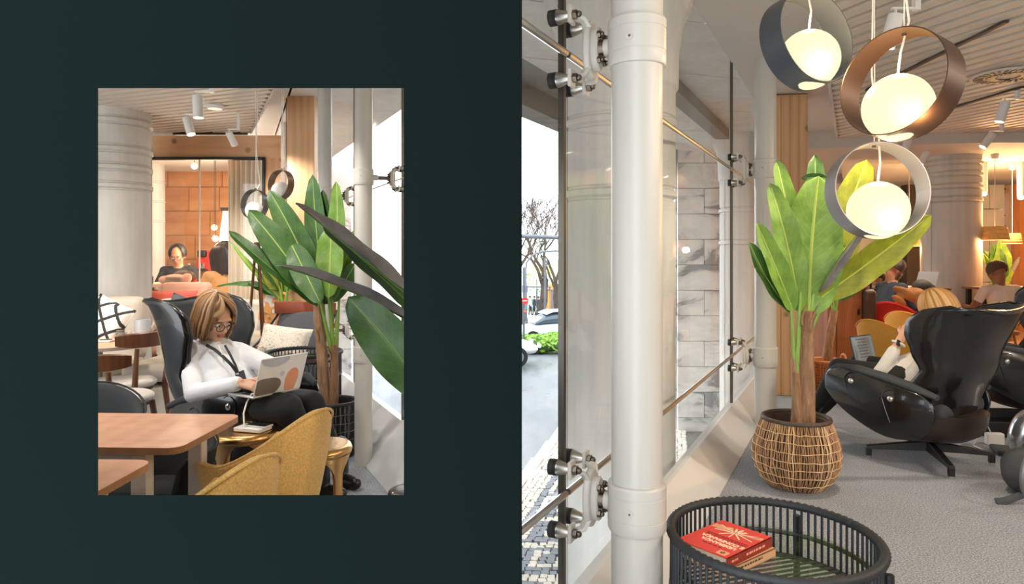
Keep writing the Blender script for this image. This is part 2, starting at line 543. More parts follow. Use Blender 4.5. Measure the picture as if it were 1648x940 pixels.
def sill(name, g, s, n, y0, y1, zt, wd, label):
    m = MB()
    A = [(g(y0) , y0), (g(y1), y1)]
    def sec(p):
        b = Vector((p[0], p[1], 0))
        return [b + Vector((0, 0, -.1)) - n * .03, b + n * wd + Vector((0, 0, -.1)), b + n * wd + Vector((0, 0, .004)), b + n * .02 + Vector((0, 0, zt)), b - n * .03 + Vector((0, 0, zt))]
    m.loft([sec(A[0]), sec(A[1])])
    return struct(name, m, m_sill, label, smooth=False)

ysR = [-.92, 2.39, 5.70, 9.01, 12.32]
facade('window_1', gR, SR, nR, [1.73] + ysR[1:] , ZC_R, .165, 1, .2, .02)
sill('trim_3', gR, SR, nR, 1.72, 13.5, .165, .215, 'white sloping sill along the glass front')
ysL = [3.5, 4.68, 6.05, 8.6, 11.2]
facade('window_2', gL, SL, nL, ysL, ZC_L, .27, 1, .2, .009)
sill('trim_4', gL, SL, nL, 3.46, 13.5, .27, .27, 'white sloping sill along the lounge window')

def pillar(px, Y, r, zc, ztop, label):
    X = (px - CX) / F * Y
    t = thing('pillar', label, 'pillar', (X, Y, 0))
    k = r / .0845
    MB().lathe([(r, 0.001), (r, ztop)], n=40, caps=True).build('shaft', m_pillar, t)
    for z in zc:
        o = MB().lathe([(r, -.08 * k), (r * 1.1, -.078 * k), (r * 1.14, -.07 * k), (r * 1.14, -.037 * k), (r * 1.125, -.036 * k), (r * 1.125, -.033 * k), (r * 1.14, -.032 * k),
                        (r * 1.14, .037 * k), (r * 1.125, .038 * k), (r * 1.125, .041 * k), (r * 1.14, .042 * k), (r * 1.14, .07 * k), (r * 1.1, .077 * k), (r, .078 * k)], n=40).build('collar', m_pillar, t, angle=25)
        o.location = (0, 0, z)
        # set screw facing the room
        d = Vector((-X, -Y, 0)).normalized()
        d = Euler((0, 0, R(-14))).to_matrix() @ d
        s = MB(); s.cyl(d * (r * 1.13), d * (r * 1.165), .013 * k, n=16)
        so = s.build('screw', m_pillar, o)
        MB().cyl(d * (r * 1.16), d * (r * 1.17), .004 * k, n=10).build('socket', m_dsteel, o)
    return t

pillar(1025, 2.27, .0845, ZC_R, 3.0, 'thick white steel pillar with two collars beside the woven glass-topped table')
pillar(1232, 5.58, .0845, ZC_R, 3.0, 'white steel pillar standing beside the wooden post behind the tall banana plant')
pillar(585, 4.556, .059, ZC_L, 3.02, 'white steel pillar with collars beside the black planter in the lounge')
pillar(523, 5.87, .059, ZC_L, 3.02, 'white steel pillar behind the banana plant leaves in front of the wooden post')
pillar(458, 8.40, .059, ZC_L, 3.02, 'thin white pillar behind the ring pendants at the far end of the lounge')

def clamp(g, s, n, y, z, dist, k, r, label):
    base = Vector((g(y), y, z))
    t = thing('glass_clamp', label, 'clamp', base, math.atan2(n.y, n.x), 'spider clamps holding the glass')
    # local x: into the room, y: along the glass
    m = MB()
    oval = lambda a, b, x: [Vector((x, a * math.cos(i * PI / 12), b * math.sin(i * PI / 12))) for i in range(24)]
    m.loft([oval(.055 * k, .098 * k, .10 * k), oval(.062 * k, .105 * k, .105 * k), oval(.062 * k, .105 * k, .12 * k), oval(.056 * k, .099 * k, .125 * k)])
    for sy in (-1, 1):
        for sz in (-1, 1):
            m.tube([(.11 * k, sy * .03 * k, sz * .07 * k), (.10 * k, sy * .05 * k, sz * .098 * k), (.07 * k, sy * .072 * k, sz * .108 * k)], [.022 * k, .02 * k, .018 * k], 6, flat=(1, .45))
            m.box((.066 * k, sy * .072 * k, sz * .112 * k), (.012 * k, .05 * k, .062 * k))
    m.build('spider_plate', m_clampw, t, bevel=.002 * k)
    MB().loft([oval(.043 * k, .078 * k, .125 * k), oval(.045 * k, .08 * k, .145 * k), oval(.04 * k, .075 * k, .15 * k)]).build('cover_plate', m_clampw, t)
    for sy in (-1, 1):
        for sz in (-1, 1):
            y_, z_ = sy * .072 * k, sz * .112 * k
            b = MB(); b.tube([(.012, y_, z_), (.02, y_, z_), (.06 * k, y_, z_)], [.028 * k, .027 * k, .014 * k], 16)
            o = b.build('glass_bolt', m_steel, t)
            MB().cyl((-.016, y_, z_), (.0125, y_, z_), .029 * k, n=16).build('gasket', m_rubber, o)
            nb = MB(); nb.cyl((.072 * k, y_, z_), (.088 * k, y_, z_), .017 * k, n=6); nb.ell((.093 * k, y_, z_), .012 * k, 10, 6)
            nb.build('nut', m_dsteel, o)
            nb = MB(); y2, z2 = sy * .027 * k, sz * .045 * k
            nb.cyl((.148 * k, y2, z2), (.16 * k, y2, z2), .013 * k, n=6); nb.ell((.164 * k, y2, z2), .009 * k, 10, 6)
            nb.build('cover_nut', m_dsteel, t)
    st = MB(); st.cyl((.145 * k, 0, 0), (.175 * k, 0, 0), .036 * k, .03 * k, 16); st.cyl((.17 * k, 0, 0), (dist - r * 1.05, 0, 0), .02 * k, n=14)
    st.build('stem', m_dsteel, t)
    MB().cyl((dist - r * 1.1 - .05 * k, 0, 0), (dist - r * 1.05, 0, 0), .03 * k, .033 * k, 16).build('socket', m_clampw, t)

for y, nm in ((2.39, 'the thick near pillar'), (5.70, 'the pillar behind the banana plant')):
    clamp(gR, SR, nR, y, ZC_R[0], .27, .95, .0845, 'lower steel spider clamp on the glass by ' + nm)
    clamp(gR, SR, nR, y, ZC_R[1], .27, .95, .0845, 'upper steel spider clamp on the glass by ' + nm)
clamp(gL, SL, nL, 4.68, ZC_L[1], .27, .62, .059, 'upper spider clamp on the lounge window by the near pillar')
clamp(gL, SL, nL, 4.68, ZC_L[0], .27, .62, .059, 'lower spider clamp on the lounge window by the near pillar')
clamp(gL, SL, nL, 6.05, ZC_L[1], .27, .62, .059, 'upper spider clamp on the lounge window behind the banana leaves')
clamp(gL, SL, nL, 6.05, ZC_L[0], .27, .62, .059, 'lower spider clamp on the lounge window behind the banana trunk')

# ================================================================ OUTSIDE
m_soffo = m_concrete('soffit_panel', (214, 211, 204), (238, 235, 228))
m_dk = M('beam_grey', (140, 137, 130), .7, var=.1, vs=30, vstretch=(1, 1, 8))
sof = struct('ceiling_outside', MB().prism([(gR(1.75), 1.75), (gR(26), 26), (gR(26) - 2.25, 26), (gR(1.75) - 2.25, 1.75)], 3.09, 3.14), m_dk, 'grey soffit over the pavement outside', smooth=False)
# soffit panels, one by one
for i in range(14):
    for j in range(2):
        a = 1.8 + i * 1.55
        pl = [Vector((gR(a) - .03 - j * 1.06, a)), Vector((gR(a + 1.53) - .03 - j * 1.06, a + 1.53)), Vector((gR(a + 1.53) - 1.075 - j * 1.06, a + 1.53)), Vector((gR(a) - 1.075 - j * 1.06, a))]
        sh = .35
        pl = [Vector((p.x, p.y - sh * (gR(p.y) - p.x))) for p in pl]
        MB().prism([(p.x, p.y) for p in pl], 3.05, 3.09).build('soffit_panel', m_soffo, sof, smooth=False)
o = MB().prism([(gR(1.2) - 2.2, 1.2), (gR(26) - 2.2, 26), (gR(26) - 2.5, 26), (gR(1.2) - 2.5, 1.2)], 2.86, 3.14)
tag(o.build('soffit_beam', m_dk, smooth=False), 'grey edge beam of the soffit above the pavement', 'beam')
o = MB().prism([(gR(4.2) - .62, 4.2), (gR(9) - .62, 9), (gR(9) - .8, 9), (gR(4.2) - .8, 4.2)], 2.92, 3.05)
tag(o.build('ceiling_duct', m_dk, smooth=False), 'long grey channel under the soffit between two concrete columns', 'channel')

def conc_column(name, p, r, ztop, zbase, rings, mat, flare, label, n=48):
    t = thing(name, label, 'column', (p[0], p[1], zbase))
    prof = [(r, 0)]
    zt = ztop - zbase
    g = .014 * r / .36
    rr = sorted(z - zbase for z in rings)
    for z in rr:
        prof += [(r, z - g * 2.2), (r - g, z - g * 1.6), (r - g, z - g), (r + g * .8, z), (r + g * .8, z + g * 2.4), (r - g, z + g * 3.4), (r - g, z + g * 4), (r, z + g * 4.6)]
    if flare:
        prof += [(r, zt - .62), (r * 1.05, zt - .6), (r * 1.06, zt - .40), (r * 1.14, zt - .20), (r * 1.3, zt - .08), (r * 1.34, zt)]
    else:
        prof += [(r, zt)]
    MB().lathe(prof, n=n, caps=True).build('shaft', mat, t, angle=30)
    sm = MB()
    for a in (0, 180):
        d = Vector((math.cos(R(a + 200)), math.sin(R(a + 200)), 0))
        sm.box(d * r + Vector((0, 0, zt * .45)), (.006, .006, zt * .85), (0, 0, R(a + 200)))
    sm.build('seam', M('seam', (150, 147, 140), .9), t, smooth=False)
    return t

conc_column('concrete_column', (.684, 4.4), .36, 3.05, zg(4.4) - .1, (1.76, 2.2), m_conc, True, 'massive round concrete column on the pavement behind the near white pillar')
conc_column('concrete_column', (SR * 9.6 - 1.51, 9.6), .36, 3.05, zg(9.6) - .1, (1.55, 2.0), m_conc, True, 'round concrete column in front of the marble blocks outside')
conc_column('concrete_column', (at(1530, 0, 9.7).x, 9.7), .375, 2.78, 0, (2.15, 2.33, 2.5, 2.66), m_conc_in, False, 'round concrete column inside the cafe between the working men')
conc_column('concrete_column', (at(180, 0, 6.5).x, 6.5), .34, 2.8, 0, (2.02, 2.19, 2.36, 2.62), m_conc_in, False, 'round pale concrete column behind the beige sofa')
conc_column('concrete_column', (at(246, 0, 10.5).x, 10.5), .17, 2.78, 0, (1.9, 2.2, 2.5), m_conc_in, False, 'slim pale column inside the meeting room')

struct('ceiling_added_left', MB().prism([(gL(3.6), 3.6), (gL(3.6) + 1.0, 3.6), (gL(14) + 1.0, 14), (gL(14), 14)], 3.09, 3.16), m_soffo, 'pale soffit added outside the lounge window to tone down the sky', smooth=False)  # added overhang, put in to tone down the burnt-out sky
# marble pier
m_marb = m_marble()
pier = thing('marble_pier', 'tall pier of grey veined marble blocks beyond the glass', 'wall', (0, 0, 0))
YP = 10.9; xl = at(1090, 0, YP).x; xr = at(1215, 0, YP).x
B(((xl + xr) / 2, YP + .45, .7), (xr - xl - .03, .8, 4.9)).build('core', m_conc, pier, smooth=False)
z = zg(YP) - .2; row = 0; hh = .405
while z < 3.05:
    x = xl; first = True
    while x < xr - .02:
        wd = .42 if (first and row % 2) else .86
        wd = min(wd, xr - x)
        o = B((0, 0, 0), (wd - .008, .06, hh - .008)).build('marble_block', m_marb, pier, smooth=False)
        o.location = (x + wd / 2, YP + random.uniform(-.004, .004), z + hh / 2)
        x += wd; first = False
    o = B((0, 0, 0), (.06, .8, hh - .008)).build('marble_block', m_marb, pier, smooth=False)
    o.location = (xl + .01, YP + .45, z + hh / 2)
    z += hh; row += 1
# bright marble wall seen through the lounge window
YP2 = 12.5
pier = thing('marble_wall', 'white marble block wall outside the lounge window', 'wall', (0, 0, 0))
xl, xr = at(470, 0, YP2).x, at(566, 0, YP2).x
B(((xl + xr) / 2, YP2 + .3, .6), (xr - xl - .03, .5, 5.2)).build('core', m_conc, pier, smooth=False)
z = zg(YP2) - .2; row = 0
while z < 2.2:
    x = xl + (.4 if row % 2 else 0) - .4
    while x < xr - .02:
        x0 = max(x, xl); x1 = min(x + .86, xr)
        if x1 - x0 > .05:
            o = B((0, 0, 0), (x1 - x0 - .01, .06, .44)).build('marble_block', m_marb, pier, smooth=False)
            o.location = ((x0 + x1) / 2, YP2, z + .225)
        x += .86
    z += .45; row += 1

# pavement of small limestone and basalt setts
def kerbX(Y): return .11 + .24 * (Y - 7.7)
pm = MB(); pm.add([(kerbX(3), 3, zg(3) - .02), (gR(3) - .03, 3, zg(3) - .02), (gR(16) - .03, 16, zg(16) - .02), (kerbX(16), 16, zg(16) - .02)], [(0, 1, 2, 3)])
pav = struct('pavement', pm, M('mortar', (120, 118, 112), .9), 'pavement of small limestone setts', smooth=False)
m_lime = M('limestone', (226, 222, 212), .6, var=.12, vs=9); m_bas = M('basalt', (122, 132, 146), .6, var=.15, vs=9)
key = ["11111111", "00000001", "11111101", "10000101", "10110101", "10111101", "10000001", "11111111"]
st = MB(); random.seed(11)
Y = 4.6; q = .068
while Y < 11.0:
    x = kerbX(Y) + .02; cc = 0
    while x < min(gR(Y) - .05, kerbX(Y) + 1.9):
        jx, jy = random.uniform(-.008, .008), random.uniform(-.008, .008)
        h = random.uniform(0, .008)
        u = (x - kerbX(Y)) / .085; v = Y / .085
        band = 3 < u < 13
        dark = band and key[int(u - 3) % 8][int(v) % 8] == '1' and (int(u - 3) < 8)
        st.cm = 1 if dark else 0
        z0 = zg(Y) - .02
        hw = q * .5 * random.uniform(.78, .94); a = random.uniform(-.25, .25)
        cs, sn = math.cos(a) * hw, math.sin(a) * hw
        P = [(x + jx + cx_ * cs - cy_ * sn, Y + jy + cx_ * sn + cy_ * cs) for cx_, cy_ in ((-1, -1), (1, -1), (1, 1), (-1, 1))]
        st.add([(a_, b_, z0 + .02 + h) for a_, b_ in P] + [(a_ + (a_ - x - jx) * .1, b_ + (b_ - Y - jy) * .1, z0) for a_, b_ in P],
               [(0, 1, 2, 3), (0, 4, 5, 1), (1, 5, 6, 2), (2, 6, 7, 3), (3, 7, 4, 0)])
        x += q
    Y += q
so = st.build('sett', [m_lime, m_bas], pav, smooth=False); so['kind'] = 'stuff'
m_kerb = M('kerb_stone', (214, 212, 206), .7, var=.06, vs=5)
Y = 3.0
while Y < 15.5:
    o = MB().prism([(kerbX(Y) - .16, Y), (kerbX(Y), Y), (kerbX(Y + .98), Y + .98), (kerbX(Y + .98) - .16, Y + .98)], zg(Y + .5) - .16, zg(Y + .5) + .01).build('kerbstone', m_kerb, pav, smooth=False)
    Y += 1.0
# far pavement across the street
far = MB(); far.add([(-30, 44, zg(44) - .03), (3.4, 40, zg(40) - .03), (9, 66, zg(66) - .03), (30, 90, zg(90) - .03), (-30, 110, zg(110) - .03)], [(0, 1, 2, 3, 4)])
struct('pavement_far', far, M('far_paving', (196, 190, 182), .8, var=.06, vs=1), smooth=False)

# bare street trees
m_bark_t = M('tree_bark', (58, 52, 48), .9, var=.25, vs=5)
def bare_tree(p, h, seed, label, lean=0):
    random.seed(seed); m = MB()
    def branch(p, d, L, r, dep):
        pts = [p]; rs = [r]; n = 4; q_ = p.copy(); dd = d.copy()
        for i in range(n):
            dd = (dd + Vector((random.uniform(-.22, .22), random.uniform(-.22, .22), random.uniform(-.08, .2)))).normalized()
            q_ = q_ + dd * (L / n); pts.append(q_.copy()); rs.append(r * (1 - .35 * (i + 1) / n))
        m.tube(pts, rs, 7 if dep < 2 else 4, caps=False)
        if dep >= 6 or r < .008: return
        k = 3 if dep < 6 else 2
        for i in range(k):
            a = random.uniform(0, 2 * PI); sp = random.uniform(.35, .85)
            nd = (dd + Vector((math.cos(a) * sp, math.sin(a) * sp, random.uniform(-.1, .25)))).normalized()
            branch(pts[-1] if i else pts[-2], nd, L * random.uniform(.6, .85), max(.011, rs[-1] * random.uniform(.58, .78)), dep + 1)
    t = thing('bare_tree', label, 'tree', p)
    branch(Vector((0, 0, 0)), Vector((lean, 0, 1)).normalized(), h * .26, h * .03, 0)
    m.build('branches', m_bark_t, t, angle=60)
    return t
bare_tree(Vector((at(868, 0, 46).x, 46, zg(46))), 11.5, 5, 'leafless tree with a dense crown across the street behind the bus shelter', .1)
bare_tree(Vector((at(842, 0, 44).x, 44, zg(44))), 11.0, 12, 'leafless tree with a dark curved trunk beside the traffic sign', -.1)
bare_tree(Vector((at(898, 0, 60).x, 60, zg(60))), 11.0, 21, 'leafless tree farther down the street near the billboard')

# leaf clump helper
def clump(mb, c, rad, n, size, seed=0, flat=1.0):
    rnd = random.Random(seed); c = Vector(c)
    for i in range(n):
        d = Vector((rnd.gauss(0, 1), rnd.gauss(0, 1), rnd.gauss(0, 1))).normalized() * rnd.uniform(.55, 1)
        p = c + Vector((d.x * rad[0], d.y * rad[1], abs(d.z) * rad[2] * flat if flat < 1 else d.z * rad[2]))
        a = Vector((rnd.gauss(0, 1), rnd.gauss(0, 1), rnd.gauss(0, .6))).normalized(); b = a.orthogonal().normalized()
        s_ = size * rnd.uniform(.6, 1.3)
        mb.add([p - a * s_, p + b * s_ * .5, p + a * s_, p - b * s_ * .5], [(0, 1, 2, 3)])
m_hedge = M('hedge_leaf', (128, 168, 70), .7, var=.35, vs=9, spec=.2)
m_hedged = M('hedge_core', (64, 92, 40), .9)
def hedge(px, py, Y, sx, sy, sz, label, seed):
    p = at(px, py, Y); p.z = zg(Y)
    t = thing('hedge', label, 'hedge', p)
    m = MB()
    clump(m, (0, 0, sz * .4), (sx, sy, sz * .6), 2600, .09, seed)
    m.build('foliage', m_hedge, t, smooth=False)
    MB().ell((0, 0, sz * .35), (sx * .9, sy * .9, sz * .5), 20, 8).build('core', m_hedged, t)
hedge(862, 0, 25.4, 1.45, .9, .55, 'low bright green hedge around the traffic sign post', 1)
hedge(893, 0, 27.6, .5, .6, .5, 'small rounded green hedge beside the silver car', 2)
m_foltree = M('spring_leaf', (150, 176, 84), .7, var=.25, vs=3, spec=.2)
p = at(872, 440, 75); t = thing('leafy_tree', 'small fresh green tree far behind the bare branches', 'tree', (p.x, 75, zg(75)))
m = MB(); clump(m, (0, 0, 3.4), (2.4, 1.5, 1.7), 260, .2, 5); m.build('crown', m_foltree, t, smooth=False)
MB().cyl((0, 0, 0), (0, 0, 4), .14, .08, 8).build('trunk', m_bark_t, t)

# street furniture
m_post = M('street_post', (92, 96, 102), .5); m_bluegrey = M('blue_grey', (104, 112, 122), .5)
m_red = M('sign_red', (214, 40, 40), .5)
p = at(843, 0, 24.9); t = thing('traffic_sign_post', 'dark post with a red no entry sign and small traffic light', 'road sign', (p.x, 24.9, zg(24.9)))
z = lambda y: H - (y - CY) / F * 24.9 - zg(24.9)
MB().cyl((0, 0, 0), (0, 0, z(430)), .045, n=10).build('post', m_post, t)
o = MB().cyl((.04, -.06, z(484)), (.04, -.075, z(484)), .125, n=24).build('sign_disc', m_red, t)
B((.04, -.08, z(484)), (.17, .012, .035)).build('white_bar', m_white, o, smooth=False)
B((.04, 0, z(465)), (.2, .04, .26)).build('back_plate', m_bluegrey, t, smooth=False)
o = B((.05, -.02, z(506)), (.13, .1, .42)).build('signal_box', m_post, t, smooth=False, bevel=.02)
MB().ell((.05, -.08, z(501)), (.045, .02, .045), 12, 8).build('red_light', m_emit('signal_red', (240, 70, 40), 1.5), o)
p = at(853, 0, 33); t = thing('street_lamp', 'curved grey street lamp post arching over the road', 'street lamp', (p.x - .2, 33, zg(33)))
pts = [Vector((0, 0, 0)), Vector((0, 0, 3.2)), Vector((.02, 0, 3.5))] + [Vector((.9 - .9 * math.cos(a), 0, 3.3 + .75 * math.sin(a))) for a in (R(20), R(45), R(65), R(85))] + [Vector((1.5, 0, 4.08))]
MB().tube(pts, .05, 8).build('post', m_bluegrey, t); B((1.6, 0, 4.07), (.4, .16, .07)).build('lamp_head', m_post, t, smooth=False)
p = at(842, 0, 18.5); t = thing('signal_mast', 'long grey mast arm reaching across the street', 'mast', (p.x - 1.0, 18.5, zg(18.5)))
hz = H + (410 - 378) / F * 18.5 - zg(18.5)
MB().tube([(0, 0, 0), (0, 0, hz - .2), (.15, 0, hz), (2.6, 0, hz - .1)], .055, 8).build('arm', m_bluegrey, t)
p = at(877, 0, 36); t = thing('sign_post', 'thin dark post standing on the far kerb', 'post', (p.x, 36, zg(36)))
MB().cyl((0, 0, 0), (0, 0, 3.9), .05, n=8).build('post', m_post, t); B((0, 0, 3.6), (.1, .1, .3)).build('box', m_post, t, smooth=False)

# bus shelter, poster, billboard
YB = 62
p = at(866, 0, YB); t = thing('bus_shelter', 'grey bus shelter with an orange advert panel', 'bus shelter', (p.x, YB, zg(YB)))
m_shgl = m_glass('shelter_glass', (200, 212, 214)); m_orange = M('advert_orange', (214, 150, 70), .5, var=.15, vs=2)
B((0, 0, 2.45), (2.3, 1.3, .12)).build('roof', m_post, t, smooth=False)
for x in (-1.05, 1.05):
    for y in (-.55, .55): MB().cyl((x, y, 0), (x, y, 2.4), .04, n=8).build('post', m_post, t)
B((-.2, .56, 1.2), (1.7, .02, 2.1)).build('pane', m_shgl, t, smooth=False)
o = B((.75, -.1, 1.15), (1.0, .1, 2.1)).build('advert_frame', m_post, t, smooth=False); B((.75, -.16, 1.2), (.86, .02, 1.8)).build('poster', m_orange, o, smooth=False)
B((-.3, .3, .5), (1.2, .35, .06)).build('bench', m_post, t, smooth=False)
p = at(886, 0, 80); t = thing('billboard', 'pale blue billboard on posts beyond the bus shelter', 'billboard', (p.x, 80, zg(80)))
B((0, 0, 4.5), (4.4, .12, 2.3)).build('board', M('board_blue', (176, 196, 214), .6, var=.15, vs=1.2, col2=(226, 226, 220)), t, smooth=False)
for x in (-1.6, 1.6): MB().cyl((x, .15, 0), (x, .15, 4), .08, n=8).build('post', m_post, t)
p = at(896, 0, 66); t = thing('kiosk', 'small kiosk with a wooden sign on the far pavement', 'kiosk', (p.x, 66, zg(66)))
B((0, 0, 1.1), (1.4, 1, 2.2)).build('booth', m_bluegrey, t, smooth=False); B((0, -.55, 2.5), (1.7, .12, .5)).build('sign_board', m_orange, t, smooth=False)

# cars
m_tyre = M('tyre', (24, 25, 27), .8); m_hub = M('hub', (150, 152, 156), .4, metal=.8); m_cgl = M('car_glass', (70, 84, 96), .1, spec=.8)
def car(p, rz, col, label):
    t = thing('car', label, 'car', p, rz)
    paint = M('car_paint', col, .25, coat=.6)
    sec = [(-2.0, .35, .55, .70), (-1.9, .3, .78, .78), (-1.2, .25, .88, .84), (0, .22, .92, .86), (1.0, .25, .9, .85), (1.8, .3, .72, .8), (2.05, .38, .6, .68)]
    rings = []
    for x, zb, zt, hw in sec:
        rings.append([Vector((x, -hw * .94, zb)), Vector((x, hw * .94, zb)), Vector((x, hw, (zb + zt) / 2)), Vector((x, hw * .9, zt)), Vector((x, -hw * .9, zt)), Vector((x, -hw, (zb + zt) / 2))])
    MB().loft(rings).build('body', paint, t, sub=1)
    rings = []
    for x, zt, hw in [(-1.55, .86, .74), (-1.1, 1.28, .66), (-.4, 1.43, .62), (.3, 1.42, .62), (.75, 1.25, .66), (1.15, .88, .74)]:
        rings.append([Vector((x, -hw - .05, .8)), Vector((x, hw + .05, .8)), Vector((x, hw, zt)), Vector((x, -hw, zt))])
    o = MB().loft(rings).build('cabin', m_cgl, t, sub=1)
    MB().loft([[Vector((x, -hw, z_)), Vector((x, hw, z_)), Vector((x, hw, z_ + .03)), Vector((x, -hw, z_ + .03))] for x, z_, hw in [(-.95, 1.3, .6), (-.4, 1.4, .6), (.3, 1.39, .6), (.6, 1.28, .6)]]).build('roof', paint, t)
    for x in (-1.25, 1.3):
        for y in (-1, 1):
            w_ = MB().cyl((x, y * .62, .31), (x, y * .86, .31), .31, n=20).build('wheel', m_tyre, t)
            MB().cyl((x, y * .86, .31), (x, y * .875, .31), .19, n=14).build('hub_cap', m_hub, w_)
    for y in (-.6, .6):
        B((2.02, y, .62), (.08, .3, .12)).build('headlight', m_white, t, smooth=False, bevel=.02)
    B((2.03, 0, .45), (.08, .9, .14)).build('grille', m_tyre, t, smooth=False)
    B((2.09, 0, .42), (.02, .4, .1)).build('number_plate', m_white, t, smooth=False)
p = at(893, 0, 30.5); car(Vector((p.x, 30.5, zg(30.5) - .12)), R(197), (206, 214, 222), 'silver hatchback car driving past the green hedge')
p = at(824, 0, 21.5); car(Vector((p.x - 1.25, 21.5, zg(21.5) - .12)), R(10), (226, 230, 234), 'white car on the near lane of the street')
p = at(1082, 0, 22); car(Vector((p.x, 22, zg(22) - .12)), R(200), (70, 84, 104), 'dark blue car parked beyond the marble pier')

# office tower
YT = 60
p = at(1085, 0, YT); t = thing('office_tower', 'blue-grey glass office tower far beyond the marble pier', 'building', (p.x + .3, YT, zg(YT)))
B((0, 1.5, 6.2), (1.9, 3, 12.5)).build('core', M('tower_core', (206, 212, 218), .6), t, smooth=False)
m_tw = M('tower_window', (120, 142, 170), .15, spec=.8); tw = B((0, 0, 0), (.5, .08, .66)).mesh('window', m_tw, smooth=False)
for i in range(13):
    for j in range(3): inst('window', tw, (-.6 + j * .58, -.03, .9 + i * .9), t)
p = at(1084, 447, 33); t = thing('road_works_sign', 'orange and white striped barrier sign beside the tower', 'sign', (p.x, 33, zg(33)))
m_or = M('barrier_orange', (232, 96, 48), .5)
zb = p.z - zg(33)
for i in range(4): B((0, 0, zb - .6 + i * .34), (.75, .06, .17)).build('stripe', m_or, t, smooth=False)
B((0, .05, zb - .1), (.8, .04, 1.5)).build('board', m_white, t, smooth=False)
for x in (-.3, .3): MB().cyl((x, .1, 0), (x, .1, zb), .04, n=8).build('post', m_post, t)
# ================================================================ BUILDERS
m_shell = M('black_lacquer', (20, 21, 23), .22, coat=.5, spec=.5)
m_shellfab = M('charcoal_fabric', (58, 62, 66), .85, bump=.3, bs=220, bd=.003)
m_bowl = M('dark_brown_leather', (44, 34, 28), .4, coat=.2)
m_blackmetal = M('black_metal', (24, 25, 27), .45, spec=.5)
m_chrome = M('chrome', (225, 224, 220), .15, metal=1)

def interp(tab, z):
    if z <= tab[0][0]: return tab[0][1]
    for (a, va), (b, vb) in zip(tab[:-1], tab[1:]):
        if z <= b:
            t = (z - a) / (b - a); t = t * t * (3 - 2 * t) * .5 + t * .5
            return va + (vb - va) * t
    return tab[-1][1]

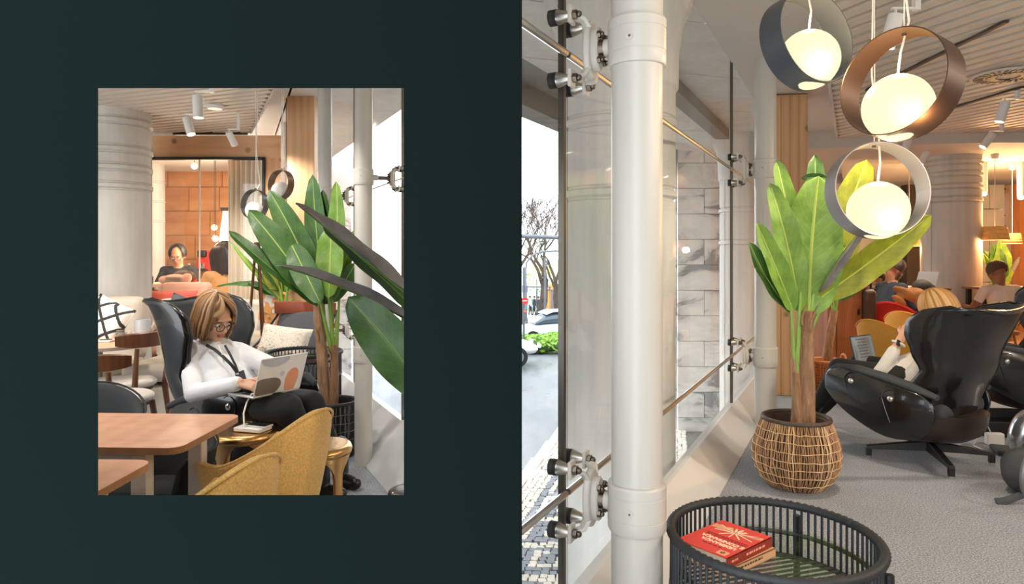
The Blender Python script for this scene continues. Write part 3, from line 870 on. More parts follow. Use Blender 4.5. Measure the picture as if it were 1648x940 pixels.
def wing_chair(loc, rz, label, base=True, scale=1.0):
    t = thing('wing_chair', label, 'armchair', loc, rz); t.scale = scale if isinstance(scale, tuple) else (scale,) * 3
    XB = [(.24, -.16), (.45, -.24), (.7, -.33), (1.08, -.46)]
    HW = [(.24, .27), (.45, .34), (.65, .36), (1.0, .41), (1.08, .42)]
    DP = [(.24, .20), (.32, .36), (.46, .40), (.56, .26), (.66, .23), (.78, .31), (.90, .39), (.98, .405), (1.04, .35), (1.075, .27), (1.085, .16)]
    def shell(off):
        def fn(u, v):
            a = u * 2 - 1
            z = .24 + (1.085 - .24) * v
            zz = z - (.03 * (1 - abs(a)) if v > .6 else 0) * (v - .6) / .4 if v > .6 else z
            hw = interp(HW, z) - off; xb = interp(XB, z) + off; d = interp(DP, z) - off
            s_ = math.sin(a * PI / 2)
            y = hw * math.copysign(abs(s_) ** .8, s_) * (1 - .10 * max(0, abs(a) - .6) / .4)
            x = xb + d * abs(a) ** 2.2
            return (x, y, zz - off * .4)
        return fn
    m = MB(); m.grid(shell(0), 36, 30)
    m.build('shell', m_shell, t, solid=.022, angle=60)
    m = MB(); m.grid(shell(.028), 30, 26)
    m.build('upholstery', m_shellfab, t, solid=.02, angle=60)
    # bowl under the seat
    m = MB()
    rings = []
    for k, (zz, f) in enumerate([(.15, .05), (.155, .45), (.18, .72), (.23, .92), (.30, 1.0), (.37, 1.02)]):
        rings.append([Vector((.08 + .40 * f * math.cos(i * PI / 14), .325 * f * math.sin(i * PI / 14), zz + .05 * max(0, math.cos(i * PI / 14)) * f)) for i in range(28)])
    m.loft(rings); m.build('seat_bowl', m_bowl, t, angle=60)
    m = MB(); m.box((.10, 0, .40), (.62, .56, .11)); m.build('seat_cushion', m_shellfab, t, bevel=.045, bseg=4)
    # arms
    for sy in (-1, 1):
        m = MB()
        out = [(-.12, .24), (.10, .20), (.36, .30), (.52, .42), (.55, .50), (.53, .57), (.46, .61), (.36, .615), (.20, .585), (.02, .545), (-.14, .50), (-.2, .4)]
        pts = []
        # densify with catmull
        n = len(out)
        for i in range(n):
            p0, p1, p2, p3 = [Vector(out[(i + k - 1) % n]) for k in range(4)]
            for q in range(4):
                s = q / 4
                pts.append(.5 * ((2 * p1) + (-p0 + p2) * s + (2 * p0 - 5 * p1 + 4 * p2 - p3) * s * s + (-p0 + 3 * p1 - 3 * p2 + p3) * s ** 3))
        cen = Vector((.18, .41))
        def bow(p): return .355 + .035 * math.sin((p.x + .2) / .75 * PI) - .10 * max(0, .38 - p.y)
        def ringat(f, o): return [Vector(((cen + (p - cen) * f).x, sy * (bow(cen + (p - cen) * f) + o), (cen + (p - cen) * f).y)) for p in pts]
        m.loft([ringat(.3, -.012), ringat(.97, -.012), ringat(1, -.004), ringat(1, .010), ringat(.97, .016), ringat(.3, .016)])
        arm = m.build('arm_panel', m_shell, t, angle=60)
        for bx, bz in ((.33, .535), (.06, .46)):
            b = MB(); b.ell((bx, sy * (bow(Vector((bx, bz))) + .018), bz), (.02, .014, .02), 16, 10); b.build('button', m_chrome, arm)
            # raised seam curling round the button
            sp = [Vector((bx + .055 * math.cos(a), sy * (bow(Vector((bx, bz))) + .017), bz + .055 * math.sin(a))) for a in [R(130 - k * 17) for k in range(9)]]
            sp += [Vector((bx - .055 - .0 * k + .11, 0, 0)) for k in range(0)]
            e = sp[-1]; sp += [Vector((e.x - .01 * k, sy * (bow(Vector((e.x, e.z - .03 * k))) + .017), e.z - .03 * k)) for k in range(1, 6)]
            MB().tube(sp, .003, 6).build('seam', m_shell, arm)
        m = MB()
        ap = [Vector((x, sy * .335, z)) for x, z in ((-.2, .50), (-.05, .545), (.15, .585), (.34, .61), (.47, .605), (.53, .57))]
        m.tube(ap, [.03, .05, .055, .055, .05, .03], 12, flat=(1, .55))
        m.build('armrest_pad', m_shellfab, t, angle=60)
    if base:
        MB().cyl((.02, 0, .075), (.02, 0, .19), .035, n=16).build('column', m_blackmetal, t)
        for k in range(4):
            a = R(45 + 90 * k); d = Vector((math.cos(a), math.sin(a), 0)); pn = Vector((-d.y, d.x, 0)); c0 = Vector((.02, 0, 0))
            def sec(r, w, z0, z1): return [c0 + d * r - pn * w + Vector((0, 0, z0)), c0 + d * r + pn * w + Vector((0, 0, z0)), c0 + d * r + pn * w * .7 + Vector((0, 0, z1)), c0 + d * r - pn * w * .7 + Vector((0, 0, z1))]
            m = MB(); m.loft([sec(0, .03, .075, .14), sec(.2, .026, .07, .115), sec(.39, .02, .062, .085)])
            m.box(c0 + d * .375 + Vector((0, 0, .045)), (.035, .035, .06), (0, 0, a))
            lg = m.build('leg', m_blackmetal, t, bevel=.004)
            MB().cyl(c0 + d * .375, c0 + d * .375 + Vector((0, 0, .018)), .02, n=14).build('glide', m_chrome, lg)
    return t

def shell_chair(loc, rz, mat, legmat, label, scale=1.0, top=.80, armz=.62, group=None):
    t = thing('tub_chair', label, 'chair', loc, rz, group); t.scale = scale if isinstance(scale, tuple) else (scale,) * 3
    A = R(128); m = MB(); rings = []; N = 28
    for i in range(N + 1):
        a = -A + 2 * A * i / N; f = abs(a) / A
        q_ = min(1, f * 1.3); zt = top - (top - armz) * q_ * q_ * (3 - 2 * q_)
        if f > .93: zt -= (f - .93) * .6
        d = Vector((-math.cos(a), math.sin(a) * 1.02, 0))
        fl_ = (zt - .34) / .46
        prof = [(.235, .33), (.262, .40), (.285 + .02 * fl_, .34 + (zt - .34) * .55), (.30 + .035 * fl_, zt - .03), (.29 + .035 * fl_, zt - .004), (.268 + .035 * fl_, zt), (.246 + .03 * fl_, zt - .015), (.225 + .02 * fl_, .34 + (zt - .34) * .6), (.20, .42), (.19, .36)]
        rings.append([d * r + Vector((0, 0, z)) for r, z in prof])
    m.loft(rings); m.build('back_shell', mat, t, angle=70, sub=1)
    rim = []
    for i in range(N + 1):
        a = -A + 2 * A * i / N; f = abs(a) / A
        q_ = min(1, f * 1.3); zt = top - (top - armz) * q_ * q_ * (3 - 2 * q_) - (max(0, f - .93) * .6)
        fl_ = (zt - .34) / .46
        rim.append(Vector((-math.cos(a) * (.298 + .035 * fl_), math.sin(a) * 1.02 * (.298 + .035 * fl_), zt - .004)))
    MB().tube(rim, .006, 6).build('piping', mat, t)
    m = MB(); m.loft([[Vector((.03 + r * 1.05 * math.cos(k * PI / 14), r * math.sin(k * PI / 14), z)) for k in range(28)] for r, z in ((.16, .34), (.23, .35), (.245, .39), (.24, .43), (.20, .455), (.1, .465))])
    m.build('seat', mat, t, angle=70)
    for sx in (-1, 1):
        for sy in (-1, 1):
            MB().cyl((sx * .15, sy * .15, .35), (sx * .22, sy * .21, 0), .02, .013, 10).build('leg', legmat, t)
    return t

def leaf(parent, base, ctrl, tip, width, mat, ribmat, roll=0.0, fold=.25, hint=(0, -1, .25), seed=0, shape=.62, rip=.04, peak=.9):
    rnd = random.Random(seed); ph = rnd.uniform(0, 6)
    base, ctrl, tip = Vector(base), Vector(ctrl), Vector(tip); L = (tip - base).length
    hint = Vector(hint).normalized()
    def frame(v):
        p = bez(base, ctrl, tip, v); T = (bez(base, ctrl, tip, min(1, v + .01)) - bez(base, ctrl, tip, max(0, v - .01))).normalized()
        S = T.cross(hint)
        if S.length < .05: S = T.orthogonal()
        S.normalize(); S = Quaternion(T, roll) @ S; Nn = S.cross(T).normalized()
        return p, T, S, Nn
    def fn(u, v):
        p, T, S, Nn = frame(v)
        a = u * 2 - 1
        ww = width * .5 * (max(0, math.sin(PI * min(1, v ** peak * .985 + .015))) ** shape)
        rp = rip * width * math.sin(v * 17 + ph + (2 if a > 0 else 0)) * abs(a) ** 2
        return p + S * (a * ww) + Nn * (-abs(a) * ww * fold * -1 + rp) + Nn * .0
    m = MB(); m.grid(fn, 8, 20, uv=True)
    o = m.build('leaf', mat, parent, angle=80)
    rb = MB(); pts = []; rs = []
    for i in range(13):
        v = i / 12 * .97; p, T, S, Nn = frame(v); pts.append(p - Nn * .002); rs.append(width * .028 * (1 - .8 * v) + .0012)
    rb.tube(pts, rs, 6); rb.build('midrib', ribmat, o)
    return o

def m_trunk():
    t = NT('palm_trunk'); co = t.coords((1, 1, .16)); n = t.noise(co, 60, 5, .7, .8); n2 = t.noise(t.coords((1, 1, .3)), 14, 4)
    r = t.ramp(n, 0, [(.3, lin((112, 78, 54))), (.55, lin((178, 138, 104))), (.75, lin((206, 172, 138)))])
    m = t.mix(.35, (r, 0), (t.ramp(n2, 0, [(.35, lin((120, 84, 58))), (.65, lin((196, 158, 124)))]), 0))
    t.link(m, 2, t.b, 'Base Color'); t.b.inputs['Roughness'].default_value = .85; t.bump(n, 0, .9, .01); return t.m
m_trk = m_trunk()
m_soil = M('soil', (58, 48, 40), .95, var=.3, vs=40)

def trunk(parent, p0, p1, r0, r1, seed=0, n=14, rings=16, name='trunk'):
    rnd = random.Random(seed); m = MB(); R_ = []
    p0, p1 = Vector(p0), Vector(p1); ph = [rnd.uniform(0, 6) for _ in range(4)]
    for i in range(rings + 1):
        f = i / rings; c = p0.lerp(p1, f) + Vector((math.sin(f * 4 + ph[0]), math.cos(f * 3 + ph[1]), 0)) * r0 * .15
        r = r0 + (r1 - r0) * f
        R_.append([c + Vector((math.cos(a), math.sin(a), 0)) * r * (1 + .12 * math.sin(3 * a + ph[2] + f * 2) + .07 * math.sin(7 * a + f * 9 + ph[3]) + rnd.uniform(-.04, .04)) for a in [2 * PI * j / n for j in range(n)]])
    m.loft(R_); o = m.build(name, m_trk, parent, angle=60)
    return o

def wicker_pot(parent, prof, mats, ncane, inner_r, bands, name='pot', jitter=.5, seed=0):
    "prof: [(r, z)] outside profile from floor to rim"
    mcore, mc1, mc2, mrim = mats
    zt = prof[-1][1]; rt = prof[-1][0]
    m = MB(); m.lathe([(0.01, .012)] + [(r - .012, max(z, .006)) for r, z in prof] + [(rt - .012, zt - .004), (inner_r, zt - .01), (inner_r - .01, zt - .12), (.01, zt - .12)], n=40)
    pot = m.build('basket', mcore, parent, angle=50)
    rnd = random.Random(seed); m = MB()
    P = prof
    def rad(z):
        for (ra, za), (rb, zb) in zip(P[:-1], P[1:]):
            if z <= zb: return ra + (rb - ra) * (z - za) / (zb - za)
        return P[-1][0]
    nseg = 9
    for k in range(ncane):
        a0 = 2 * PI * k / ncane; m.cm = rnd.choice([0, 0, 1]); pts = []
        w = rnd.uniform(.8, 1.2)
        for i in range(nseg + 1):
            z = P[0][1] + .004 + (zt - P[0][1] - .01) * i / nseg; a = a0 + rnd.uniform(-jitter, jitter) * 2 * PI / ncane
            r = rad(z) - rnd.uniform(0, .006); pts.append(Vector((r * math.cos(a), r * math.sin(a), z)))
        m.tube(pts, .0036 * w, 4, caps=False)
    o = m.build('cane_weave', [mc1, mc2], pot, angle=60); o['kind'] = 'stuff'
    for z in bands:
        r = rad(z) + .003
        MB().tube([(r * math.cos(a), r * math.sin(a), z + rnd.uniform(-.005, .005)) for a in [2 * PI * j / 40 for j in range(40)]], .0024, 5, closed=True).build('binding_cane', mc2, pot)
    MB().tube([((rt - .006) * math.cos(a), (rt - .006) * math.sin(a), zt) for a in [2 * PI * j / 40 for j in range(40)]], .014, 8, closed=True).build('rim', mrim, pot)
    MB().lathe([(.005, zt - .055), (inner_r - .004, zt - .06)], n=30).build('soil', m_soil, pot)
    return pot

m_cord = M('clear_cord', (232, 226, 214), .3)
def ring_pendant(c, r, width, yaw, pitch, mband, lit, label, gsize=.61, energy=9, drop=.425, top=2.9, mband_in=None):
    "c: ring centre in the room"
    t = thing('ring_pendant', label, 'pendant lamp', c, 0)
    rot = Euler((pitch, 0, yaw)).to_matrix()          # local y is the ring axis
    N = 56; m = MB()
    rings = []
    for i in range(N + 1):
        a = 2 * PI * i / N; d = Vector((math.cos(a), 0, math.sin(a))); ex = Vector((0, 1, 0))
        hw = width / 2
        rings.append([rot @ (d * (r - .004) - ex * hw), rot @ (d * r - ex * hw), rot @ (d * r + ex * hw), rot @ (d * (r - .004) + ex * hw)])
    m.loft(rings, caps=False)
    m.build('band', mband, t, angle=30)
    g = rot @ Vector((0, 0, -r * drop)); gr = r * gsize
    MB().ell(g, gr, 32, 20).build('globe', lit, t)
    tp = rot @ Vector((0, 0, r))
    MB().cyl(tp + Vector((0, 0, -.012)), tp + Vector((0, 0, .012)), .008, n=10).build('fixing', m_dsteel, t)
    MB().tube([tp, tp + Vector((.002, 0, .2)), Vector((tp.x, tp.y, top - c[2]))], .0022, 5).build('steel_wire', m_cord, t)
    cp = [g + Vector((0, 0, gr)), g + Vector((.01, 0, gr + .08)), tp + Vector((.03, .02, .05)), tp + Vector((.0, .02, .3)), Vector((tp.x + .01, tp.y + .02, top - c[2]))]
    sm = []
    for i in range(len(cp) - 1):
        for q in range(4): sm.append(cp[i].lerp(cp[i + 1], q / 4))
    sm.append(cp[-1])
    MB().tube(sm, .0038, 6).build('power_cord', m_cord, t)
    if energy:
        lo = light('POINT', g + Vector((0, 0, gr * 1.25)), energy, (255, 214, 160), t, .03)
        lo = light('POINT', g + Vector((0, -gr * 1.3, -gr * .6)), energy, (255, 214, 160), t, .03)
    return t

m_spot = M('spot_white', (232, 230, 226), .4)
m_spotin = m_emit('spot_lens', (255, 240, 214), 4)
def spotlight(p, aim, k=1.0, energy=0, label='white cylinder track spotlight under the slatted ceiling', group='track spotlights', rail=None, col=(255, 238, 216), zc=2.9, spot=R(95)):
    "p: pivot of the can; hangs from an adapter on the ceiling"
    p = Vector(p); t = thing('track_spotlight', label, 'spotlight', p, 0, group)
    aim = Vector(aim).normalized()
    m = MB(); m.tube([-aim * .02 * k, aim * .16 * k], .042 * k, 20); m.build('can', m_spot, t)
    MB().cyl(aim * .158 * k, aim * .162 * k, .036 * k, n=18).build('lens', m_spotin, t)
    MB().cyl((0, 0, 0), (.0, 0, .05 * k), .008 * k, n=8).build('stem', m_spot, t)
    h = zc - p.z
    m = MB(); m.box((.05 * k, 0, .055 * k), (.14 * k, .022 * k, .012 * k)); m.box((.115 * k, 0, .05 * k + (h - .05 * k) / 2), (.03 * k, .035 * k, max(.02, h - .05 * k + .01)))
    m.build('adapter', m_spot, t, smooth=False)
    if energy:
        q = aim.to_track_quat('-Z', 'Y')
        lo = light('SPOT', aim * .19 * k, energy, col, t, .03, (0, 0, 0), spot); lo.rotation_mode = 'QUATERNION'; lo.rotation_quaternion = q
    return t

# woven table with a sunk glass top
m_rope = M('dark_rope', (40, 43, 46), .6, var=.2, vs=60); m_strand = M('dark_strand', (44, 48, 52), .55)
m_tglass = m_glass('table_glass', (246, 248, 246), .20)
def woven_table(loc, r, h, label, nstr=84, zglass=None, zlow=None, rz=0):
    t = thing('woven_table', label, 'table', loc, rz)
    zg_ = zglass or h - .10; zl = zlow or h - .20
    m = MB(); N = nstr * 2; rings = []
    for i in range(N):
        a = 2 * PI * i / N
        rr = .0125 + (.0045 if i % 2 else 0)
        c = Vector((r * math.cos(a), r * math.sin(a), h - .013)); d = Vector((math.cos(a), math.sin(a), 0))
        rings.append([c + (d * math.cos(q * PI / 4) + Vector((0, 0, math.sin(q * PI / 4)))) * rr for q in range(8)])
    rings.append(rings[0]); m.loft(rings, caps=False); m.build('rim', m_rope, t, angle=60)
    MB().tube([(r * .99 * math.cos(a), r * .99 * math.sin(a), zl) for a in [2 * PI * i / 64 for i in range(64)]], .010, 8, closed=True).build('lower_ring', m_rope, t)
    MB().tube([(r * .955 * math.cos(a), r * .955 * math.sin(a), zg_ - .012) for a in [2 * PI * i / 64 for i in range(64)]], .008, 6, closed=True).build('support_ring', m_blackmetal, t)
    sm = MB().cyl((0, 0, zl), (0, 0, h - .012), .0046, n=6).mesh('strand', m_strand)
    for i in range(nstr):
        a = 2 * PI * i / nstr; inst('strand', sm, (r * .995 * math.cos(a), r * .995 * math.sin(a), 0), t)
    MB().lathe([(.001, zg_ - .004), (r * .965, zg_ - .004), (r * .965, zg_ + .004), (.001, zg_ + .004)], n=64).build('glass_top', m_tglass, t, angle=30)
    m = MB(); k = -r * .9
    while k < r * .9:
        hx = math.sqrt(max(0, (r * .95) ** 2 - k * k)); m.tube([(-hx, k, zl + .01), (hx, k, zl + .01)], .0045, 5); k += .028
    o = m.build('base_strands', m_strand, t); o['kind'] = 'stuff'
    for k in range(4):
        a = R(38 + 90 * k)
        MB().cyl((r * 1.04 * math.cos(a), r * 1.04 * math.sin(a), h - .05), (r * 1.07 * math.cos(a), r * 1.07 * math.sin(a), 0), .013, .011, 10).build('leg', m_blackmetal, t)
    return t

def vent(p, r, label):
    t = thing('ceiling_diffuser', label, 'air vent', p)
    MB().lathe([(.001, -.012), (r * .96, -.012), (r, -.004), (r, .004), (.001, .004)], n=48).build('disc', m_slat, t)
    m = MB()
    for k in range(28):
        a = 2 * PI * k / 28; d = Vector((math.cos(a), math.sin(a), 0)); a2 = a + .5
        for r0, r1 in ((.30, .58), (.64, .9)):
            c = d * r * (r0 + r1) / 2
            m.box(c + Vector((0, 0, -.014)), (r * (r1 - r0), .022 * r / .3, .006), (0, 0, a2 if r0 < .5 else a + .25))
    m.build('slots', m_black, t, smooth=False)
    return t

# fabric cushion
def cushion(loc, size, rot, mat, label, group=None):
    t = thing('cushion', label, 'cushion', loc, 0, group); t.rotation_euler = rot
    w_, h_, d_ = size
    def fn(sgn):
        def f(u, v):
            a, b = u * 2 - 1, v * 2 - 1
            e = (1 - abs(a) ** 3.5) * (1 - abs(b) ** 3.5)
            pin = 1 - .06 * (1 - abs(a)) * abs(b) ** 2 if False else 1
            x = a * w_ / 2 * (1 - .07 * (1 - abs(b) ** 2) * abs(a) ** 4); z = b * h_ / 2 * (1 - .07 * (1 - abs(a) ** 2) * abs(b) ** 4)
            return (x, sgn * d_ / 2 * max(0, e) ** .5, z)
        return f
    m = MB(); m.grid(fn(1), 14, 14); m.grid(fn(-1), 14, 14)
    m.build('cover', mat, t, angle=80)
    pp = []
    for i in range(56):
        s_ = i / 14; k = int(s_); f = s_ - k; a, b = [(-1 + 2 * f, -1), (1, -1 + 2 * f), (1 - 2 * f, 1), (-1, 1 - 2 * f)][k]
        pp.append((a * w_ / 2 * (1 - .07 * (1 - b * b) * abs(a) ** 4), 0, b * h_ / 2 * (1 - .07 * (1 - a * a) * abs(b) ** 4)))
    MB().tube(pp, .004, 5, closed=True).build('piping', mat, t)
    return t

def laptop(loc, rz, label, mbase, mlid, w=.32, d=.22, ang=105, screen=None, rotx=0, lid_inside=None):
    "hinge along local x at y = d; the user sits at -y and looks along +y"
    t = thing('laptop', label, 'laptop', loc, rz); t.rotation_euler = (rotx, 0, rz)
    MB().box((0, d / 2, .006), (w, d, .012)).build('base', mbase, t, bevel=.004)
    B((0, d * .62, .0125), (w * .86, d * .42, .002)).build('keyboard', m_rubber, t, smooth=False)
    B((0, d * .2, .0125), (w * .32, d * .26, .001)).build('trackpad', mbase, t, smooth=False)
    a = R(ang - 90); dv = Vector((0, math.sin(a), math.cos(a))); c = Vector((0, d, .012)) + dv * d / 2
    m3 = Euler((-a, 0, 0)).to_matrix()
    lid = MB().box(c, (w, .007, d), m3).build('lid', mlid, t, bevel=.003)
    nf = Vector((0, -math.cos(a), math.sin(a)))
    sc = B(c + nf * .0042, (w * .95, .001, d * .92), m3).build('screen', screen or m_black, lid, smooth=False)
    return t, lid, sc, c, m3, nf
# ================================================================ RIGHT ROOM
# wooden post
p = at(1272, 637, 6.78)
t = thing('wooden_post', 'square pine post rising behind the banana plant', 'post', (p.x + .02, 6.95, 0), R(-8))
B((0, 0, 1.495), (.34, .34, 2.99)).build('timber', m_pine, t, smooth=False, bevel=.006)
for k in (-.085, .0, .085): B((k, -.171, 1.49), (.003, .002, 2.97)).build('joint_line', M('glue_line', (150, 108, 74), .8), t, smooth=False)

# pendants
m_b1 = M('slate_band', (82, 88, 94), .38, metal=.4); m_b2 = M('bronze_band', (72, 50, 36), .45, metal=.3); m_b3 = M('silver_band', (138, 138, 142), .35, metal=.6)
ring_pendant(at(1298, 65, 2.84), .200, .115, R(24), R(-8), m_b1, m_lamp, 'slate grey ring pendant with a glowing globe hanging above the banana plant', energy=3)
ring_pendant(at(1448, 137, 2.52), .200, .115, R(-60), R(-8), m_b2, m_lamp, 'bronze ring pendant with a glowing globe, the largest of the three', energy=3)
ring_pendant(at(1411, 307, 2.9), .200, .10, R(0), R(-6), m_b3, m_lamp, 'silver ring pendant with a glowing globe hanging lowest beside the leaves', energy=3)

# ceiling fittings
def ceil(x, y, Z): return fl(x, y, Z) if y > CY else at(x, y, F * (Z - H) / (CY - y))
vent(ceil(1622, 121, 2.895), .27, 'round swirl air diffuser in the slatted ceiling, the bigger one near the bronze pendant')
vent(ceil(1578, 226, 2.895), .30, 'round swirl air diffuser in the slatted ceiling near the curved ceiling edge')
m_track = M('track_black', (70, 62, 54), .6)
def track(p0, p1, label):
    t = thing('lighting_track', label, 'track', p0)
    d = Vector(p1) - Vector(p0); a = math.atan2(-d.x, d.y)
    o = B((0, d.length / 2, 0), (.03, d.length, .02)).build('rail', m_track, t, smooth=False); o.rotation_euler = (0, 0, a)
track(ceil(1395, 145, 2.897), ceil(1620, 34, 2.897), 'thin dark lighting track crossing the slats behind the bronze pendant')
track(ceil(1400, 212, 2.897), ceil(1646, 140, 2.897), 'thin dark lighting track crossing the slats between the air diffusers')
SG = 'added white cylinder spotlight out of view, brightening the cafe'
for (x, y, ax, az, kk, lb) in ((1441, 30, -.25, -1, 1.05, 'big white cylinder spotlight behind the cords of the bronze ring pendant'), (1617, 168, -.25, -1, 1.0, 'white cylinder spotlight between the two round air diffusers'), (1596, 218, -.55, -.8, 1.0, 'white spotlight tilted sideways in front of the farther air diffuser'), (1463, 220, -.3, -1, 1.0, 'white cylinder spotlight half hidden under the bronze ring pendant'), (1491, 246, -.45, -.9, 1.0, 'tilted white spotlight just above the round cafe column')):
    p = ceil(x, y, 2.76); spotlight(p, (ax, .1, az), kk, 75, lb, 'cafe spotlights', zc=2.9, col=(255, 230, 200))
# added spots out of view, put in to brighten the cafe
for (x, y) in ((3.6, .4), (4.4, 1.8), (3.8, -1.4), (5.5, 3.6), (5.6, .2)):
    spotlight((x, y, 2.76), (-.75, .3, -.9), 1.0, 74, SG, 'cafe spotlights', zc=2.9, spot=R(130), col=(255, 232, 206))
for (x, y, nm) in ((1583, 312, 'above the wicker shade'), (1643, 318, 'beside the wooden window post')):
    t = thing('ceiling_lamp', 'small bright downlight under the back ceiling ' + nm, 'lamp', at(x, y, 10.2))
    MB().ell((0, 0, 0), (.045, .045, .03), 14, 8).build('bulb', m_emit('downlight', (255, 240, 210), 6), t)
    MB().cyl((0, 0, .02), (0, 0, 2.78 - at(x, y, 10.2).z), .05, .055, 14).build('housing', m_spot, t)
    light('POINT', (0, 0, -.12), 60, (255, 200, 140), t, .05)
t = thing('ceiling_lamp', 'flat oval recessed lamp in the curved ceiling edge above the column', 'lamp', ceil(1555, 252, 2.775))
MB().lathe([(.001, -.004), (.06, -.004), (.07, .004)], n=20).build('lens', m_emit('recessed', (255, 238, 200), 5), t)

# woven table and books
woven_table((.846, 2.22, 0), .322, .5, 'round table of dark vertical strands with a glass top beside the thick pillar', 84, rz=R(17))
m_page = M('paper_edge', (206, 190, 166), .8, var=.06, vs=3, vstretch=(1, 1, 90))
m_bred = M('cover_red', (226, 66, 58), .5); m_spine = M('spine_red', (150, 48, 34), .5); m_peach = M('cover_peach', (244, 176, 140), .6); m_cream = M('cover_cream', (250, 232, 196), .6); m_ink = M('ink_dark', (90, 22, 20), .6)
m_btan = M('cover_tan', (214, 168, 124), .55); m_ink2 = M('ink_grey', (84, 70, 60), .6)
zb = .4045
bx, by, ba = .702, 2.256, R(129)
def book(z0, th, w_, l_, cov, spn, label, off=(0, 0), da=0):
    t = thing('book', label, 'book', (bx + off[0], by + off[1], z0), ba + da, 'books stacked on the woven table')
    B((.004, 0, th / 2), (w_ - .008, l_ - .008, th - .006)).build('pages', m_page, t, smooth=False)
    B((0, 0, th - .0015), (w_, l_, .003)).build('front_cover', cov, t, smooth=False)
    B((0, 0, .0015), (w_, l_, .003)).build('back_cover', cov, t, smooth=False)
    B((-w_ / 2 + .0015, 0, th / 2), (.003, l_, th)).build('spine', spn, t, smooth=False)
    return t
b2 = book(zb, .028, .185, .25, m_btan, m_btan, 'tan paperback lying under the red book on the glass table', (.012, -.004), R(-2))
def print_row(parent, name, length, size, mat, loc, seed, upright=False):
    "a line of print too small to read: short strokes of uneven length"
    rnd = random.Random(seed); m = MB(); p = -length / 2
    while p < length / 2:
        w_ = rnd.uniform(.5, 2.2) * size
        if upright: m.box((loc[0], loc[1] + p + w_ / 2, loc[2]), (.0006, w_ * .8, size * .7))
        else: m.box((loc[0] + p + w_ / 2, loc[1], loc[2]), (w_ * .8, size * .55, .0006))
        p += w_ + size * .25
    return m.build(name, mat, parent, smooth=False)
print_row(b2, 'spine_print', .12, .009, m_ink2, (-.0928, .01, .017), 1, True); print_row(b2, 'spine_print', .05, .006, m_ink2, (-.0928, .085, .009), 2, True)
b1 = book(zb + .0285, .032, .19, .255, m_bred, m_spine, 'red paperback with cream title lying on top of the stack of books')
zt = .0325
text_mesh('title', 'LIDERANÇA', .0235, m_cream, b1, (-.012, .052, zt), (0, 0, 0), bold=.0008)
text_mesh('title', 'E CONFIANÇA', .0235, m_cream, b1, (-.01, .026, zt), (0, 0, 0), bold=.0008)
print_row(b1, 'subtitle', .15, .0075, m_ink, (-.008, .007, zt), 3)
print_row(b1, 'subtitle', .15, .0075, m_ink, (-.008, -.004, zt), 4)
print_row(b1, 'author_line', .07, .009, m_ink, (-.004, .076, zt), 5)
o = B((-.062, .104, zt), (.034, .03, .0006)).build('emblem_patch', m_peach, b1, smooth=False)
m = MB()
for k in range(8):
    a = k * PI / 4; m.box((-.062 + .006 * math.cos(a), .104 + .006 * math.sin(a), zt + .0006), (.008, .0022, .0005), (0, 0, a))
m.build('emblem_mark', m_ink2, o, smooth=False)
m = MB(); random.seed(4)       # pale wedges and rays of the cover drawing
for a0, a1, r0, r1 in ((10, 24, .015, .10), (150, 166, .02, .10), (40, 60, .02, .06), (170, 188, .03, .095), (-14, 2, .03, .095), (112, 128, .02, .055), (-35, -24, .03, .085), (205, 216, .03, .085)):
    c = Vector((0, -.055, zt + .0001)); q = [c + Vector((math.cos(R(a)) * r_, -abs(math.sin(R(a))) * r_ * .75 if a0 >= 0 else math.sin(R(a)) * r_ * .75, 0)) for a, r_ in ((a0, r0), (a0, r1), (a1, r1), (a1, r0))]
    q = [Vector((max(-.09, min(.09, v.x)), max(-.12, min(-.02, v.y)), v.z)) for v in q]
    m.add(q, [(0, 1, 2, 3)])
m.build('cover_wedges', m_peach, b1, smooth=False)
m = MB()
for a, r0, r1, wd in ((20, .008, .07, .005), (60, .008, .06, .004), (95, .01, .05, .004), (130, .01, .06, .005), (160, .01, .08, .004), (200, .01, .06, .004), (235, .006, .04, .007), (262, .006, .045, .007), (288, .006, .04, .007), (335, .01, .07, .004)):
    d = Vector((math.cos(R(a)), math.sin(R(a)) * .8, 0)); c = Vector((0, -.06, zt + .0005)) + d * (r0 + r1) / 2
    m.box(c, (r1 - r0, wd, .0004), (0, 0, math.atan2(d.y, d.x)))
m.build('cover_rays', m_cream, b1, smooth=False)
print_row(b1, 'spine_print', .11, .010, m_peach, (-.0952, -.03, .016), 6, True)
print_row(b1, 'spine_print', .03, .009, m_peach, (-.0952, .085, .016), 7, True)

# ---- tall banana plant in a wicker pot
m_l1 = m_leaf('leaf_mid', (92, 132, 44), (126, 164, 66), (190, 206, 104))
m_l2 = m_leaf('leaf_dark', (44, 84, 34), (74, 112, 50), (120, 156, 80))
m_l3 = m_leaf('leaf_olive', (112, 120, 18), (148, 156, 32), (196, 200, 80))
m_l4 = m_leaf('leaf_purple', (98, 96, 98), (132, 130, 130), (158, 154, 154))
m_l5 = m_leaf('leaf_deep', (34, 70, 22), (58, 96, 30), (104, 140, 60))
m_rib = M('leaf_rib', (168, 190, 84), .5); m_stalk = M('leaf_stalk', (132, 170, 74), .45, var=.15, vs=10)
m_ribd = M('leaf_rib_dark', (96, 128, 60), .5)
PX, PY = at(1281, 0, 4.17).x, 4.17
bp = thing('banana_plant', 'tall banana plant with broad upright leaves in a natural wicker pot', 'potted plant', (PX, PY, 0))
m_wc = M('wicker_core', (84, 64, 48), .9); m_w1 = M('cane_brown', (176, 136, 98), .6, var=.25, vs=20); m_w2 = M('cane_pale', (226, 190, 144), .55, var=.15, vs=20); m_wr = M('wicker_rim', (74, 64, 56), .6, var=.3, vs=40)
